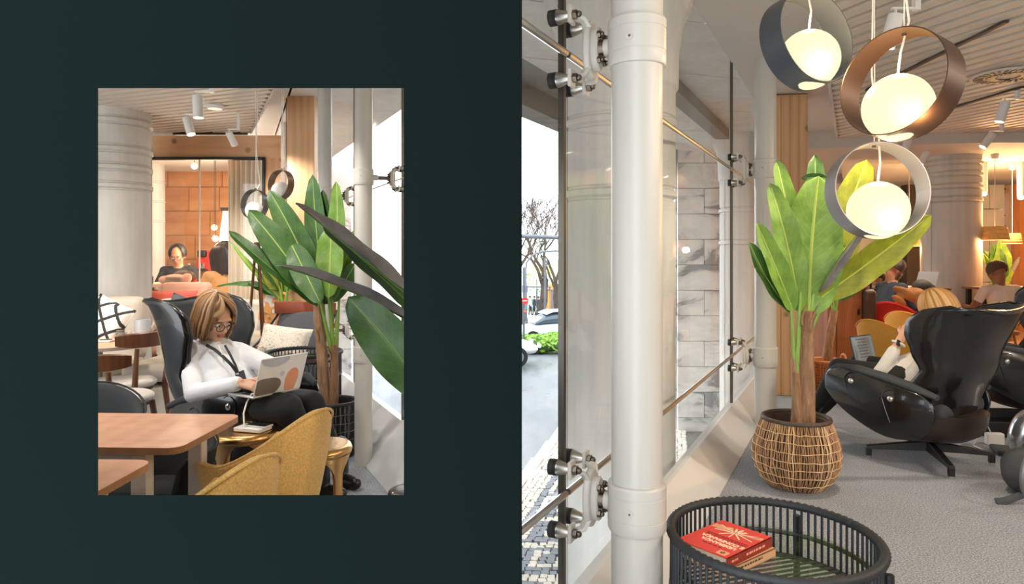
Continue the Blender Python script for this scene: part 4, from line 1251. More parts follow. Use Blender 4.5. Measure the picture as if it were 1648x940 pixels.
wicker_pot(bp, [(.165, 0.0), (.205, .04), (.245, .12), (.255, .19), (.243, .27), (.215, .36), (.198, .405)], (m_wc, m_w1, m_w2, m_wr), 130, .165, (.05, .10, .15, .2, .25, .3, .35), seed=4)
def L(x, y, dY=0): return at(x, y, PY + dY) - Vector((PX, PY, 0))
trunk(bp, (L(1296, 700).x, 0.02, .33), L(1302, 500), .058, .040, 1)
trunk(bp, (L(1281, 700).x, -.03, .33), L(1277, 560, -.02), .034, .016, 2)
for a, b, r_ in ((L(1281, 600, -.03), L(1288, 470, -.02), .016), (L(1278, 590, -.03), L(1272, 480, -.03), .012), (L(1298, 560), L(1312, 445), .018), (L(1302, 520), L(1322, 450, .02), .014), (L(1306, 530), L(1335, 455, .03), .012)):
    MB().tube([a, a.lerp(b, .5) + Vector((0, -.005, 0)), b], [r_, r_ * .9, r_ * .6], 8).build('stalk', m_stalk, bp)
for a, b in ((L(1277, 585, -.05), L(1268, 555, -.06)), (L(1303, 520, -.04), L(1317, 490, -.05)), (L(1290, 510, -.04), L(1299, 487, -.05))):
    MB().tube([a + Vector((0, 0, -.05)), a, b], [.02, .016, .002], 6, flat=(1, .5)).build('bark_flap', m_trk, bp)
LV = [  # base, ctrl, tip, width, mat, roll, fold, dY
    ((1310, 480), (1312, 380), (1312, 249), .21, m_l2, .15, .2, .10, 1),
    ((1302, 505), (1302, 400), (1318, 283), .36, m_l1, -.1, .16, -.02, 2),
    ((1293, 480), (1276, 370), (1250, 257), .165, m_l1, .1, .3, .03, 3),
    ((1286, 490), (1268, 380), (1239, 295), .17, m_l1, .05, .32, -.05, 4),
    ((1276, 500), (1250, 430), (1217, 358), .135, m_l1, .1, .35, -.10, 5),
    ((1274, 500), (1234, 460), (1206, 389), .13, m_l2, .3, .3, -.06, 6),
    ((1322, 480), (1352, 370), (1395, 257), .24, m_l3, -.2, .2, .12, 7),
    ((1322, 478), (1405, 420), (1498, 346), .20, m_l3, .25, .25, -.08, 8),
    ((1318, 470), (1345, 415), (1392, 365), .085, m_l4, .9, .8, -.16, 9),
    ((1312, 490), (1338, 440), (1362, 395), .13, m_l3, -.3, .3, .05, 10)]
for a, b, c, wd, mt, rl, fo, dY, sd_ in LV:
    A = L(a[0], a[1], dY * .3); Bc = L(b[0], b[1], dY * .7); C = L(c[0], c[1], dY)
    leaf(bp, A, Bc, C, wd, mt, m_ribd if mt is m_l4 else m_rib, rl, fo, seed=sd_, shape=.42, peak=.85)
# folded tip of the topmost leaf
leaf(bp, L(1290, 287, .07), L(1312, 283, .03), L(1335, 288, .06), .05, m_l2, m_ribd, .3, .3, seed=12)

# ---- wing chairs
wing_chair((2.84, 4.62, 0), R(122), 'black lacquered wing chair with the blonde woman in it')
wing_chair((at(1662, 0, 5.5).x, 5.5, 0), R(165), 'empty black wing chair with grey upholstery behind the occupied one', scale=(1, 1, 1.1))

# ---- plant in an orange basket behind
BX, BY = at(1338, 0, 6.75).x + .1, 7.05
bq = thing('banana_plant', 'smaller banana plant in an orange-brown handled basket behind the tall one', 'potted plant', (BX, BY, 0))
m_o1 = M('basket_orange', (176, 106, 56), .6, var=.3, vs=25); m_o2 = M('basket_light', (212, 146, 88), .6, var=.2, vs=25)
pot = wicker_pot(bq, [(.13, 0), (.17, .05), (.185, .15), (.175, .25), (.165, .31)], (m_o1, m_o1, m_o2, m_o2), 60, .13, [.03 + .026 * k for k in range(11)], seed=8)
for sx in (-1, 1):
    MB().tube([(sx * .165 + .05 * math.cos(a) * 0, -.06 + .06 - .06 * math.cos(a), .30 + .075 * math.sin(a)) for a in [PI * k / 8 for k in range(9)]], .01, 6).build('handle', m_o2, pot)
def L2(x, y, dY=0): return at(x, y, BY + dY) - Vector((BX, BY, 0))
trunk(bq, (0, 0, .25), L2(1342, 500), .05, .035, 5)
for a, b in ((L2(1342, 510), L2(1338, 465)), (L2(1343, 510), L2(1350, 462))): MB().tube([a, b], [.02, .012], 8).build('stalk', m_stalk, bq)
for a, b, c, wd, mt, rl, sd_ in (((1342, 480), (1352, 440), (1350, 405), .2, m_l3, 0, 1), ((1345, 485), (1365, 460), (1392, 428), .16, m_l5, .3, 2), ((1340, 480), (1325, 440), (1322, 410), .2, m_l5, .1, 3), ((1344, 480), (1375, 470), (1398, 440), .12, m_l2, .5, 4)):
    leaf(bq, L2(*a), L2(*b), L2(*c), wd, mt, m_ribd, rl, .3, seed=sd_)

# ---- wooden counter with a dark coffee machine
m_cwood = m_wood('counter_wood', (124, 70, 38), (160, 98, 58), (2, 2, .3), ring=6)
t = thing('counter', 'reddish wooden cabinet behind the basket plant', 'cabinet', (at(1357, 0, 8.4).x - .08, 8.4, 0))
B((0, 0, .5), (.46, .5, 1.0)).build('body', m_cwood, t, smooth=False); B((0, 0, 1.02), (.5, .54, .04)).build('top', m_cwood, t, smooth=False, bevel=.008)
B((-.12, -.252, .5), (.005, .004, .94)).build('door_gap', m_black, t, smooth=False); B((.14, -.262, .72), (.02, .02, .07)).build('handle', m_blackmetal, t, smooth=False)
t = thing('leather_bag', 'dark brown leather bag hanging behind the wooden cabinet', 'bag', (at(1392, 0, 8.2).x + .02, 8.2, 0))
MB().box((0, 0, .78), (.17, .2, .42)).build('body', M('bag_brown', (66, 44, 32), .5, var=.3, vs=12), t, bevel=.05, bseg=3)
MB().tube([(-.05, 0, .97), (-.05, 0, 1.08), (0, 0, 1.13), (.05, 0, 1.08), (.05, 0, .97)], .012, 6).build('handle', m_black, t)
MB().cyl((0, 0, 0), (0, 0, .6), .02, n=8).build('stand', m_blackmetal, t)
MB().lathe([(.12, 0), (.11, .02), (.02, .03)], n=20, caps=True).build('stand_foot', m_blackmetal, t)

# ---- yellow, ochre and red chairs
m_yel = M('yellow_boucle', (222, 160, 62), .9, bump=.5, bs=160, var=.12, vs=120, sheen=.2, bd=.004)
m_redf = M('red_fabric', (206, 48, 44), .85, bump=.2, bs=200); m_legw = M('leg_wood', (176, 116, 66), .5); m_legr = M('leg_red', (176, 60, 40), .5)
shell_chair((at(1440, 0, 6.5).x, 6.5, 0), R(22), m_yel, m_legw, 'mustard yellow tub chair behind the open laptop', 1.0)
shell_chair((at(1478, 0, 7.45).x, 7.45, 0), R(30), m_yel, m_legw, 'mustard yellow tub chair with a brown coat over it', 1.0)
shell_chair((at(1428, 0, 8.5).x, 8.5, 0), R(60), m_redf, m_legr, 'bright red tub chair the man in navy sits on', 1.05)
# coat and bag on the second yellow chair
def blob(name, label, cat, loc, parts, mat, group=None, rz=0):
    t = thing(name, label, cat, loc, rz, group)
    m = MB()
    for c, r_, ro in parts: m.ell(c, r_, 18, 12, ro)
    me = m.mesh('body', mat); o = bpy.data.objects.new('body', me); COL.objects.link(o); o.parent = t
    rm = o.modifiers.new('remesh', 'REMESH'); rm.mode = 'VOXEL'; rm.voxel_size = .018; rm.use_smooth_shade = True
    s_ = o.modifiers.new('smooth', 'SMOOTH'); s_.iterations = 4
    return t, o
m_coat = M('coat_brown', (150, 98, 54), .8, var=.3, vs=6)
q = at(1462, 470, 7.6)
blob('coat', 'brown coat draped over the back of a yellow chair', 'coat', q, [((0, 0, -.03), (.2, .05, .06), (0, .45, 0)), ((.1, .02, .0), (.12, .05, .05), (0, .2, 0)), ((-.12, -.03, -.09), (.1, .04, .04), (0, .6, 0)), ((.1, -.05, -.09), (.06, .035, .12), None)], m_coat)
q = at(1484, 462, 7.75)
blob('backpack', 'dark round bag resting on the table edge beside the column', 'bag', q, [((0, 0, 0), (.11, .1, .09), None), ((.08, 0, -.03), (.08, .08, .07), None)], M('bag_dark', (62, 58, 54), .7))

# ---- tables at the back
m_ttop = m_wood('table_brown', (120, 84, 58), (150, 108, 76), (.4, 3, 1), ring=5)
def plain_table(loc, sx, sy, h, mt, ml, label, rz=0, legw=.05, th=.03, inset=.06, name='table'):
    t = thing(name, label, 'table', loc, rz)
    MB().box((0, 0, h - th / 2), (sx, sy, th)).build('table_top', mt, t, bevel=.006)
    for ax in (-1, 1):
        for ay in (-1, 1):
            B((ax * (sx / 2 - inset), ay * (sy / 2 - inset), (h - th) / 2), (legw, legw, h - th)).build('leg', ml, t, smooth=False)
    return t
TZ = .98
plain_table((at(1462, 0, 9.0).x, 9.0, 0), .75, .6, H - (462 - CY) / F * 9.0, m_ttop, m_blackmetal, 'brown high table in front of the man in navy', 0)
plain_table((6.85, 9.06, 0), 1.5, .44, H - (462 - CY) / F * 9.0, m_ttop, m_blackmetal, 'long brown table in front of the man in the pale shirt', 0)
p = at(1465, 462, 9.0)
m_silv = M('laptop_silver', (196, 196, 196), .35, metal=.6)
laptop((p.x - .02, 8.88, p.z + .001), R(-70), 'silver laptop open on the high table in front of the man in navy', m_silv, m_silv, .3, .2, 110, M('screen_pale', (186, 190, 194), .3))
p = at(1490, 455, 9.0); t = thing('glass_jar', 'small glass with an orange drink beside the silver laptop', 'glass', (p.x, 9.05, H - (462 - CY) / F * 9.0))
MB().lathe([(.001, .002), (.035, .002), (.04, .1)], n=18).build('cup', m_glass('cup_glass'), t); MB().lathe([(.001, .006), (.032, .006), (.035, .07), (.001, .07)], n=16).build('drink', M('drink', (226, 140, 90), .3), t)

# ---- back wall dressing
m_gpan = M('green_panel', (58, 112, 24), .85, var=.25, vs=30); 
p0, p1 = at(1448, 396, 12.9), at(1489, 470, 12.9)
t = thing('green_panel', 'bright green felt panel on the back wall beside the dark wall', 'wall panel', ((p0.x + p1.x) / 2 - .1, 12.95, 0)); B((0, 0, 1.1), (p1.x - p0.x, .08, 2.2)).build('felt', m_gpan, t, smooth=False)
t = thing('wall_screen', 'dark brown wall panel behind the concrete column', 'wall panel', (at(1478, 0, 12.6).x, 12.75, 0)); B((0, 0, 1.35), (.36, .2, 2.7)).build('board', m_dkwall, t, smooth=False)
t = thing('dark_cabinet', 'dark shelf unit beside the pale back wall', 'shelf', (at(1398, 0, 11.5).x, 11.5, 0))
B((0, .14, .65), (.26, .04, 1.3)).build('back', m_black, t, smooth=False)
for zz in (.02, .45, .9, 1.12): B((0, 0, zz), (.26, .3, .03)).build('shelf_board', m_black, t, smooth=False)
for x in (-.13, .13): B((x, 0, .65), (.02, .3, 1.3)).build('side', m_black, t, smooth=False)
# stone blocks and tall window on the right of the back wall
t = thing('stone_wall', 'grey stone block wall seen past the column', 'wall', (0, 0, 0))
m_stone = M('grey_stone', (176, 174, 170), .8, var=.1, vs=3)
x0 = at(1560, 0, 12.6).x; x1 = at(1617, 0, 12.6).x; z = 0; row = 0
while z < 2.7:
    x = x0 - (.35 if row % 2 else 0)
    while x < x1:
        a, b = max(x, x0), min(x + .72, x1)
        if b - a > .04:
            o = B((0, 0, 0), (b - a - .012, .2, .438)).build('stone_block', m_stone, t, smooth=False); o.location = ((a + b) / 2, 12.7, z + .22)
        x += .72
    z += .45; row += 1
win = bpy.data.objects.new('window_3', None); COL.objects.link(win); win['kind'] = 'structure'
xa, xb_ = at(1617, 0, 12.6).x, at(1633, 0, 12.6).x
B(((xa + xb_) / 2, 12.9, 1.35), (xb_ - xa, .03, 2.4)).build('pane', M('window_daylight', (236, 240, 244), .2), win, smooth=False)
win.children[0].data.materials[0] = m_emit('daylight_pane', (232, 238, 244), .55)
for k in range(7): B(((xa + xb_) / 2, 12.87, .3 + k * .36), (xb_ - xa, .03, .012)).build('glazing_bar', m_white, win, smooth=False)
tb_ = thing('tree_branches', 'bare tree branches at the tall back window', 'branches', (xa, 12.84, 0)); random.seed(9)
for k in range(7):
    a = Vector((xa + random.uniform(0, .1), 12.84, .8 + k * .27)); b = Vector((xb_, 12.84, a.z + random.uniform(-.1, .25))); MB().tube([p_ - Vector((xa, 12.84, 0)) for p_ in (a, a.lerp(b, .5) + Vector((0, 0, .05)), b)], random.uniform(.006, .018), 5).build('branch', m_bark_t, tb_)
struct('trim_5', B(((xb_ + at(1641, 0, 12.6).x) / 2, 12.8, 1.35), (at(1641, 0, 12.6).x - xb_, .2, 2.7)), M('jamb_tan', (196, 160, 128), .6), 'tan window jamb', smooth=False)
t = thing('wooden_post', 'orange-brown wooden post at the tall back window', 'post', (at(1650, 0, 12.4).x, 12.5, 0)); B((0, 0, 1.35), (.2, .2, 2.7)).build('timber', m_wood('post_orange', (170, 104, 52), (200, 132, 74), (2, 2, .3), ring=5), t, smooth=False)

# ---- wicker shade lamps
m_shade = M('wicker_shade', (206, 150, 84), .7, var=.3, vs=40, vstretch=(1, 1, 3)); _t = m_shade.node_tree.nodes['Principled BSDF']; _t.inputs['Emission Color'].default_value = lin((240, 160, 80)); _t.inputs['Emission Strength'].default_value = .12
m_bulb = m_emit('warm_bulb', (255, 220, 170), 5)
for x, y0, y1, w0, w1, Y, nm in ((1601, 365, 386, 33, 40, 9.4, 'above the man in the pale shirt'), (1629, 376, 392, 22, 28, 10.6, 'beside the tall back window'), (1463, 377, 396, 27, 32, 10.2, 'above the man in navy')):
    tp, bt = at(x, y0, Y), at(x, y1, Y)
    t = thing('wicker_lamp', 'woven wicker drum lampshade hanging ' + nm, 'pendant lamp', (bt.x, Y, bt.z))
    hh = tp.z - bt.z; k = Y / F / 2
    MB().lathe([(w1 * k, 0), (w0 * k, hh)], n=36).build('shade', m_shade, t, solid=.006)
    m = MB()
    for q in range(5): 
        f = q / 4; rr = (w1 + (w0 - w1) * f) * k + .003
        m.tube([(rr * math.cos(a), rr * math.sin(a), hh * f) for a in [2 * PI * j / 30 for j in range(30)]], .004, 5, closed=True)
    m.build('hoops', m_w2, t)
    MB().ell((0, 0, hh * .5), .035, 12, 8).build('bulb', m_bulb, t)
    MB().cyl((0, 0, hh * .6), (0, 0, 2.78 - bt.z), .005, n=6).build('cord', m_cord, t)
    MB().lathe([(.001, 2.78 - bt.z), (.05, 2.78 - bt.z), (.04, 2.72 - bt.z), (.001, 2.71 - bt.z)], n=18).build('ceiling_rose', m_spot, t)
    light('POINT', (0, 0, -.05), 22, (255, 190, 120), t, .05)
# plant at the back
CXb, CYb = at(1607, 0, 11.2).x, 11.2
t = thing('banana_plant', 'leafy green plant under the wicker shade by the stone wall', 'potted plant', (CXb, CYb, 0))
def L3(x, y): return at(x, y, CYb) - Vector((CXb, CYb, 0))
wicker_pot(t, [(.15, 0), (.2, .1), (.2, .3), (.18, .4)], (m_wc, m_w1, m_w2, m_wr), 40, .15, (.1, .2, .3), seed=3)
trunk(t, (0, 0, .35), L3(1606, 470), .05, .035, 9)
for c, wd, mt in (((1598, 392), .3, m_l2), ((1583, 402), .2, m_l5), ((1575, 402), .1, m_l3), ((1588, 440), .16, m_l5), ((1610, 386), .3, m_l1), ((1617, 408), .16, m_l3), ((1624, 425), .18, m_l3), ((1641, 412), .08, m_l4), ((1600, 400), .22, m_l5)):
    C = L3(*c); A = L3(1606, 470); leaf(t, A, A.lerp(C, .5) + Vector((0, -.1, .08)), C, wd, mt, m_ribd, 0, .25, seed=c[0])

# ---- things on the floor at the right edge
m_bp = M('backpack_grey', (64, 68, 72), .8, var=.15, vs=10, bump=.2, bs=200)
q = at(1640, 770, 3.95); q.z = 0
t, o = blob('backpack', 'dark grey backpack with buckled straps lying on the carpet', 'backpack', (q.x + .03, 4.02, 0), [((.1, 0, .14), (.17, .14, .125), (0, .2, 0)), ((.02, -.03, .12), (.1, .12, .11), None), ((.2, .05, .2), (.12, .1, .12), None)], m_bp)
MB().tube([(-.03, -.12, .21), (-.06, -.16, .12), (-.08, -.17, .05), (-.19, -.18, .016), (-.24, -.18, .012)], [.018, .02, .02, .022, .022], 8, flat=(1, .35)).build('strap', m_bp, t)
MB().tube([(.05, -.145, .22), (.03, -.17, .12), (.02, -.16, .02)], .02, 8, flat=(1, .4)).build('strap', m_bp, t)
B((-.075, -.175, .075), (.045, .02, .035)).build('buckle', m_black, t, bevel=.004)
q = at(1610, 700, 5.3); q.z = 0
t = thing('floor_box', 'open black floor socket box behind the wing chair', 'socket box', (at(1612, 0, 5.3).x, 5.3, 0), R(-6))
B((0, 0, .06), (.3, .16, .12)).build('box', m_black, t, smooth=False, bevel=.006); B((0, .085, .12), (.3, .01, .1)).build('lid', m_blackmetal, t, smooth=False)
t = thing('power_adapter', 'white power adapter with a thin cable in front of the black floor box', 'charger', (at(1605, 0, 5.0).x, 5.03, 0), R(-6))
MB().box((0, 0, .045), (.12, .05, .09)).build('brick', m_white, t, bevel=.01)
cb = [Vector((-.03, -.01, .09)), Vector((-.06, -.03, .14)), Vector((-.12, -.06, .12)), Vector((-.2, -.1, .02)), Vector((-.17, -.22, .006)), Vector((-.3, -.2, .006)), Vector((-.42, -.24, .006)), Vector((-.52, -.2, .006))]
sm = [];
for i in range(len(cb) - 1):
    for q_ in range(4): sm.append(cb[i].lerp(cb[i + 1], q_ / 4))
MB().tube(sm, .004, 6).build('cable', m_white, t)
t, o = blob('foil_bag', 'glossy silver bag standing behind the backpack', 'bag', (at(1652, 0, 4.6).x, 4.62, .0), [((0, 0, .2), (.09, .09, .17), (0, .3, 0)), ((0, 0, .04), (.08, .08, .035), None)], M('foil', (190, 196, 200), .2, metal=.8))
t = thing('tablet_sleeve', 'dark flat case lying on the carpet beside the silver bag', 'case', (at(1625, 0, 4.85).x, 4.8, 0), R(-20)); MB().box((0, 0, .02), (.26, .2, .035)).build('case', m_bp, t, bevel=.012)
q = fl(1668, 815)
t = thing('hoop_stand', 'thick grey metal hoop standing at the edge of the carpet', 'hoop', (q.x, 3.75, 0), R(20))
MB().tube([(.17 * math.cos(a), 0, .19 + .175 * math.sin(a)) for a in [2 * PI * j / 48 for j in range(48)]], .0145, 10, closed=True).build('tube', M('hoop_grey', (120, 122, 122), .4, metal=.5), t)
# ================================================================ LEFT ROOM (LOUNGE)
YW = 7.6
def px(x, Y): return at(x, 0, Y).x
def pz(y, Y): return at(0, y, Y).z
# partition: pine header, black frame, glass panes
hd = struct('wall_partition', B(((px(150, YW) + px(452, YW)) / 2, YW + .06, (pz(218, YW) + pz(254, YW)) / 2), (px(452, YW) - px(150, YW), .12, pz(218, YW) - pz(254, YW))), m_pineh, 'knotty pine header beam over the glass partition', smooth=False)
struct('trim_6', B(((px(426, YW) + px(452, YW)) / 2, YW + .06, pz(254, YW) / 2), (px(452, YW) - px(426, YW), .12, pz(254, YW))), m_pine, 'pine side board beside the glass partition', smooth=False)
win = bpy.data.objects.new('window_4', None); COL.objects.link(win); win['kind'] = 'structure'
m_frame = M('frame_black', (16, 16, 18), .5)
B(((px(150, YW) + px(427, YW)) / 2, YW - .01, pz(255.5, YW)), (px(427, YW) - px(150, YW), .06, .03)).build('frame_bar', m_frame, win, smooth=False)
B((px(425.5, YW), YW - .01, pz(255, YW) / 2), (.026, .06, pz(255, YW))).build('frame_bar', m_frame, win, smooth=False)
for a, b in ((150, 235), (236, 319.5), (320.5, 424)):
    B(((px(a, YW) + px(b, YW)) / 2, YW + .02, pz(257, YW) / 2), (px(b, YW) - px(a, YW), .012, pz(257, YW) - .02)).build('pane', m_gl, win, smooth=False)
B((px(320, YW), YW + .02, pz(257, YW) / 2), (.009, .02, pz(257, YW))).build('joint_seal', m_white, win, smooth=False)
B((px(342, YW), YW - .05, pz(214, YW)), (px(402, YW) - px(283, YW), .03, pz(209.5, YW) - pz(217.5, YW))).build('recess_shade', m_black, win, smooth=False)  # black panel paints in the shade of the recess above the header
struct('trim_7', B(((px(150, YW) + px(282, YW)) / 2, YW + .02, pz(214, YW)), (px(282, YW) - px(150, YW), .06, .06)), m_plaster, smooth=False)
# wooden post by the lounge window
t = thing('wooden_post', 'square pine post behind the white pillars in the lounge', 'post', (px(490, 7.1), 7.12, 0))
B((0, 0, 1.51), (px(512, 6.95) - px(468, 6.95), .3, 3.02)).build('timber', m_pine, t, smooth=False, bevel=.006)
B((-.145, -.152, 1.5), (.008, .004, 3.0)).build('edge_strip', M('edge_dark', (120, 84, 58), .8), t, smooth=False)

# ceiling spots
LG = 'added white cylinder spotlight out of view, brightening the lounge'
for (x, y, aim, k, lb) in ((318, 158, (.05, 0, -1), .95, 'upright white spotlight beside the flat white ceiling disc'), (301, 193, (.35, -.15, -1), .9, 'tilted white spotlight just below the upright one'), (369, 215, (.4, -.1, -1), .8, 'tilted white spotlight in front of the pine header beam')):
    if x == 369: aim = (.3, .55, -1)
    Y = F * (2.55 - H) / (CY - y); spotlight(at(x, y, Y), aim, k * .95, 70 if x == 369 else 26, lb, 'lounge spotlights', zc=2.75, spot=R(120), col=(255, 244, 232))
for (x, y) in ((-1.6, 2.6), (-2.8, 3.4), (-1.5, 4.0), (-3.4, 4.6), (-4.4, 3.2), (-2.6, 2.3)):  # extra spots out of view, added to light the lounge
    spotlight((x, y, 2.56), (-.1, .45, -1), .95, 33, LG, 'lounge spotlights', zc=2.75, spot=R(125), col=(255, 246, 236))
t = thing('smoke_detector', 'flat white disc on the slatted lounge ceiling', 'detector', at(346, 172, F * (2.735 - H) / (CY - 172)))
MB().lathe([(.001, -.02), (.06, -.02), (.085, 0), (.085, .012)], n=24).build('disc', m_spot, t); MB().lathe([(.05, .012), (.05, .03)], n=16).build('base', m_black, t)

# ring pendants (unlit)
m_globe = M('globe_white', (240, 238, 232), .3); m_b4 = M('bronze_dull', (120, 96, 78), .35, metal=.6); m_b5 = M('steel_dull', (110, 108, 106), .3, metal=.7)
ring_pendant(at(452, 297, 5.9), .127, .07, R(-30), R(-4), m_b4, m_globe, 'bronze ring pendant with a white globe above the banana leaves', energy=0, top=3.02)
ring_pendant(at(410, 329, 5.6), .122, .06, R(-22), R(-4), m_b5, m_globe, 'grey steel ring pendant with a white globe in front of the curtain', energy=0, top=2.8)
for nm, p in (('a', at(457, 301, 5.8)), ('b', at(403, 331, 5.5))): pass

# meeting room: curtain, flip chart, table, sconce, machine
m_curt = M('curtain_cream', (248, 238, 220), .85)
t = thing('curtain', 'cream pleated curtain behind the glass partition', 'curtain', (0, 0, 0))
xa, xb_ = px(367, 7.95), px(424, 7.95)
m = MB(); m.grid(lambda u, v: (xa + (xb_ - xa) * u, 7.95 + .035 * math.sin(u * 44) + .012 * math.sin(u * 17 + v * 3), .02 + 2.6 * v), 90, 6); m.build('cloth', m_curt, t, angle=80, solid=.004)
B(((xa + xb_) / 2, 7.95, 2.64), (xb_ - xa + .1, .05, .04)).build('rail', m_white, t, smooth=False)
t = thing('flip_chart', 'white flip chart board with a dark clip beside the curtain', 'flip chart', (px(362, 9.95), 9.95, 0))
z0, z1 = pz(442, 9.95), pz(338, 9.95)
m = MB(); m.add([(-.13, 0, z0), (.2, 0, z0), (.2, 0, z1), (-.03, 0, z1)], [(0, 1, 2, 3)]); m.build('paper', M('chart_paper', (246, 238, 224), .8), t, smooth=False, solid=.01)
B((.06, -.02, z1 + .01), (.22, .04, .05)).build('clip', m_black, t, smooth=False)
for x in (-.1, .2): MB().cyl((x * .6, .03, z1), (x, .1, 0), .015, n=8).build('leg', m_legw, t)
YT_ = 8.9; zt_ = pz(456, YT_)
m_ptop = M('pale_top', (238, 196, 168), .5)
plain_table((px(290, YT_), YT_ + .1, 0), px(352, YT_) - px(225, YT_), .7, zt_, m_ptop, m_white, 'long pale high table inside the meeting room', 0, .05, .04)
t = thing('wall_sconce', 'wall lamp with two round glowing globes on the slim column', 'lamp', at(240, 281, 9.55))
for dz in (.055, -.055): MB().ell((.0, -.04, dz), .042, 16, 10).build('globe', m_lamp, t)
MB().box((-.03, .03, 0), (.03, .12, .2)).build('bracket', m_dsteel, t, bevel=.006)
light('POINT', (.0, -.2, 0), 10, (255, 200, 150), t, .04)
for x, y, Y, nm in ((345, 366, 9.8, 'upper'), (347, 384, 9.6, 'lower'), (313, 267, 9.0, 'topmost')):
    q = at(x, y, Y); t = thing('globe_lamp', nm + ' small glowing globe lamp hanging inside the meeting room', 'lamp', q)
    MB().ell((0, 0, 0), .045, 16, 10).build('globe', m_lamp, t); MB().cyl((0, 0, .04), (0, 0, 2.78 - q.z), .004, n=6).build('cord', m_black, t)
    light('POINT', (0, -.12, -.12), 26, (255, 222, 186), t, .05)
sideb = thing('sideboard', 'brown low sideboard against the stone wall of the meeting room', 'cabinet', (px(330, 10.7) + .32, 10.8, 0)); zz = pz(437, 10.6)
B((0, 0, zz / 2), (1.3, .5, zz)).build('body', m_ttop, sideb, smooth=False); B((-.2, -.252, zz / 2), (.01, .005, zz * .9)).build('door_gap', m_black, sideb, smooth=False); B((0, 0, zz - .01), (1.34, .54, .03)).build('top', m_ttop, sideb, smooth=False)
t = thing('coffee_machine', 'red and black coffee machine on the brown sideboard', 'coffee machine', (px(327, 10.6), 10.62, zz + .006))
MB().box((0, .06, .16), (.2, .16, .32)).build('body', m_redf, t, bevel=.02); MB().box((0, -.04, .27), (.12, .12, .1)).build('brew_head', m_black, t, bevel=.015); B((0, -.05, .02), (.14, .14, .04)).build('drip_tray', m_black, t, smooth=False); MB().lathe([(.03, .04), (.04, .12)], (0, -.05, 0), 16, True).build('cup', m_chrome, t)
# objects on the meeting table
q = Vector((px(304, 8.75), 8.75, zt_)); t = thing('water_bottle', 'clear glass water bottle on the meeting table', 'bottle', q)
MB().lathe([(.001, .002), (.032, .002), (.034, .02), (.034, .15), (.014, .2), (.012, .24)], n=20).build('body', m_glass('bottle_glass', (214, 220, 216), .2), t); MB().lathe([(.015, .24), (.015, .262)], n=14, caps=True).build('cap', m_white, t)
q = Vector((px(242.5, 8.75), 8.75, zt_)); t = thing('soap_dispenser', 'small black pump bottle on the meeting table', 'bottle', q)
MB().lathe([(.03, 0), (.032, .01), (.032, .09), (.02, .1), (.01, .105)], n=18, caps=True).build('body', m_black, t); MB().cyl((0, 0, .1), (0, 0, .135), .008, n=8).build('pump', m_black, t); B((-.012, 0, .137), (.035, .014, .01)).build('spout', m_black, t, smooth=False)
q = Vector((px(322, 8.7), 8.72, zt_)); t = thing('paper_sheet', 'white sheets of paper on the meeting table in front of the woman', 'paper', q, .2); B((0, 0, .004), (.2, .14, .008)).build('sheets', m_white, t, smooth=False)
q = Vector((px(313, 8.9), 8.9, zt_)); t = thing('drinking_glass', 'short pink drinking glass beside the water bottle', 'glass', q); MB().lathe([(.001, .002), (.03, .002), (.034, .09)], n=16).build('cup', m_glass('pink_glass', (250, 190, 180), .2), t); MB().lathe([(.001, .005), (.027, .005), (.03, .05), (.001, .05)], n=14).build('drink', M('pink_drink', (236, 110, 100), .4), t)

# salmon banquette in front of the partition, beige sofa
def sofa(loc, rz, w_, d_, hs, hb, mat, label, arms=True, legs=None, name='sofa', round_=.05):
    t = thing(name, label, 'sofa', loc, rz)
    MB().box((0, 0, hs * .35 + .03), (w_, d_, hs * .6)).build('base', mat, t, bevel=.02)
    MB().box((0, -.04, hs - .04), (w_ * .98, d_ * .92, .14)).build('seat_cushion', mat, t, bevel=.05, bseg=4)
    n = max(1, round(w_ / .75))
    for k in range(n):
        cw = w_ / n; MB().box((-w_ / 2 + cw * (k + .5), d_ / 2 - .1, (hs + hb) / 2), (cw - .015, .2, hb - hs + .05)).build('back_cushion', mat, t, bevel=round_, bseg=4)
    if arms:
        for s_ in (-1, 1): MB().box((s_ * (w_ / 2 + .06), 0, (hs + .2) / 2), (.12, d_, hs + .2)).build('arm', mat, t, bevel=.04, bseg=3)
    m = MB()
    for sx in (-1, 1):
        for sy in (-1, 1): MB().cyl((sx * (w_ / 2 - .06), sy * (d_ / 2 - .06), .035), (sx * (w_ / 2 - .06), sy * (d_ / 2 - .06), 0), .02, .016, 10).build('foot', m_legw, t)
    return t
m_salm = M('salmon_fabric', (244, 190, 164), .85, bump=.15, bs=150); m_beige = M('beige_fabric', (206, 194, 178), .9, bump=.2, bs=160, var=.05, vs=4)
m_coral = M('coral_fabric', (240, 128, 96), .85, var=.12, vs=6, col2=(244, 96, 90))
sofa((px(281, 7.2), 7.22, 0), 0, px(322, 7.1) - px(242, 7.1), .7, .5, pz(460, 7.2), m_salm, 'salmon pink banquette in front of the glass partition', False)
cushion((px(282, 6.9), 6.86, pz(478, 6.86) - .02), (.48, .16, .12), (R(-8), 0, 0), m_coral, 'coral red cushion leaning on the salmon banquette')
sofa((-3.56, 5.68, 0), R(3), .74, .74, .5, pz(483, 5.85), m_beige, 'beige sofa section holding the diamond patterned cushion', False, round_=.07)
sofa((-2.70, 5.74, 0), R(0), .80, .70, .5, pz(486, 5.9), m_beige, 'beige sofa section behind the occupied wing chair', False, round_=.07)
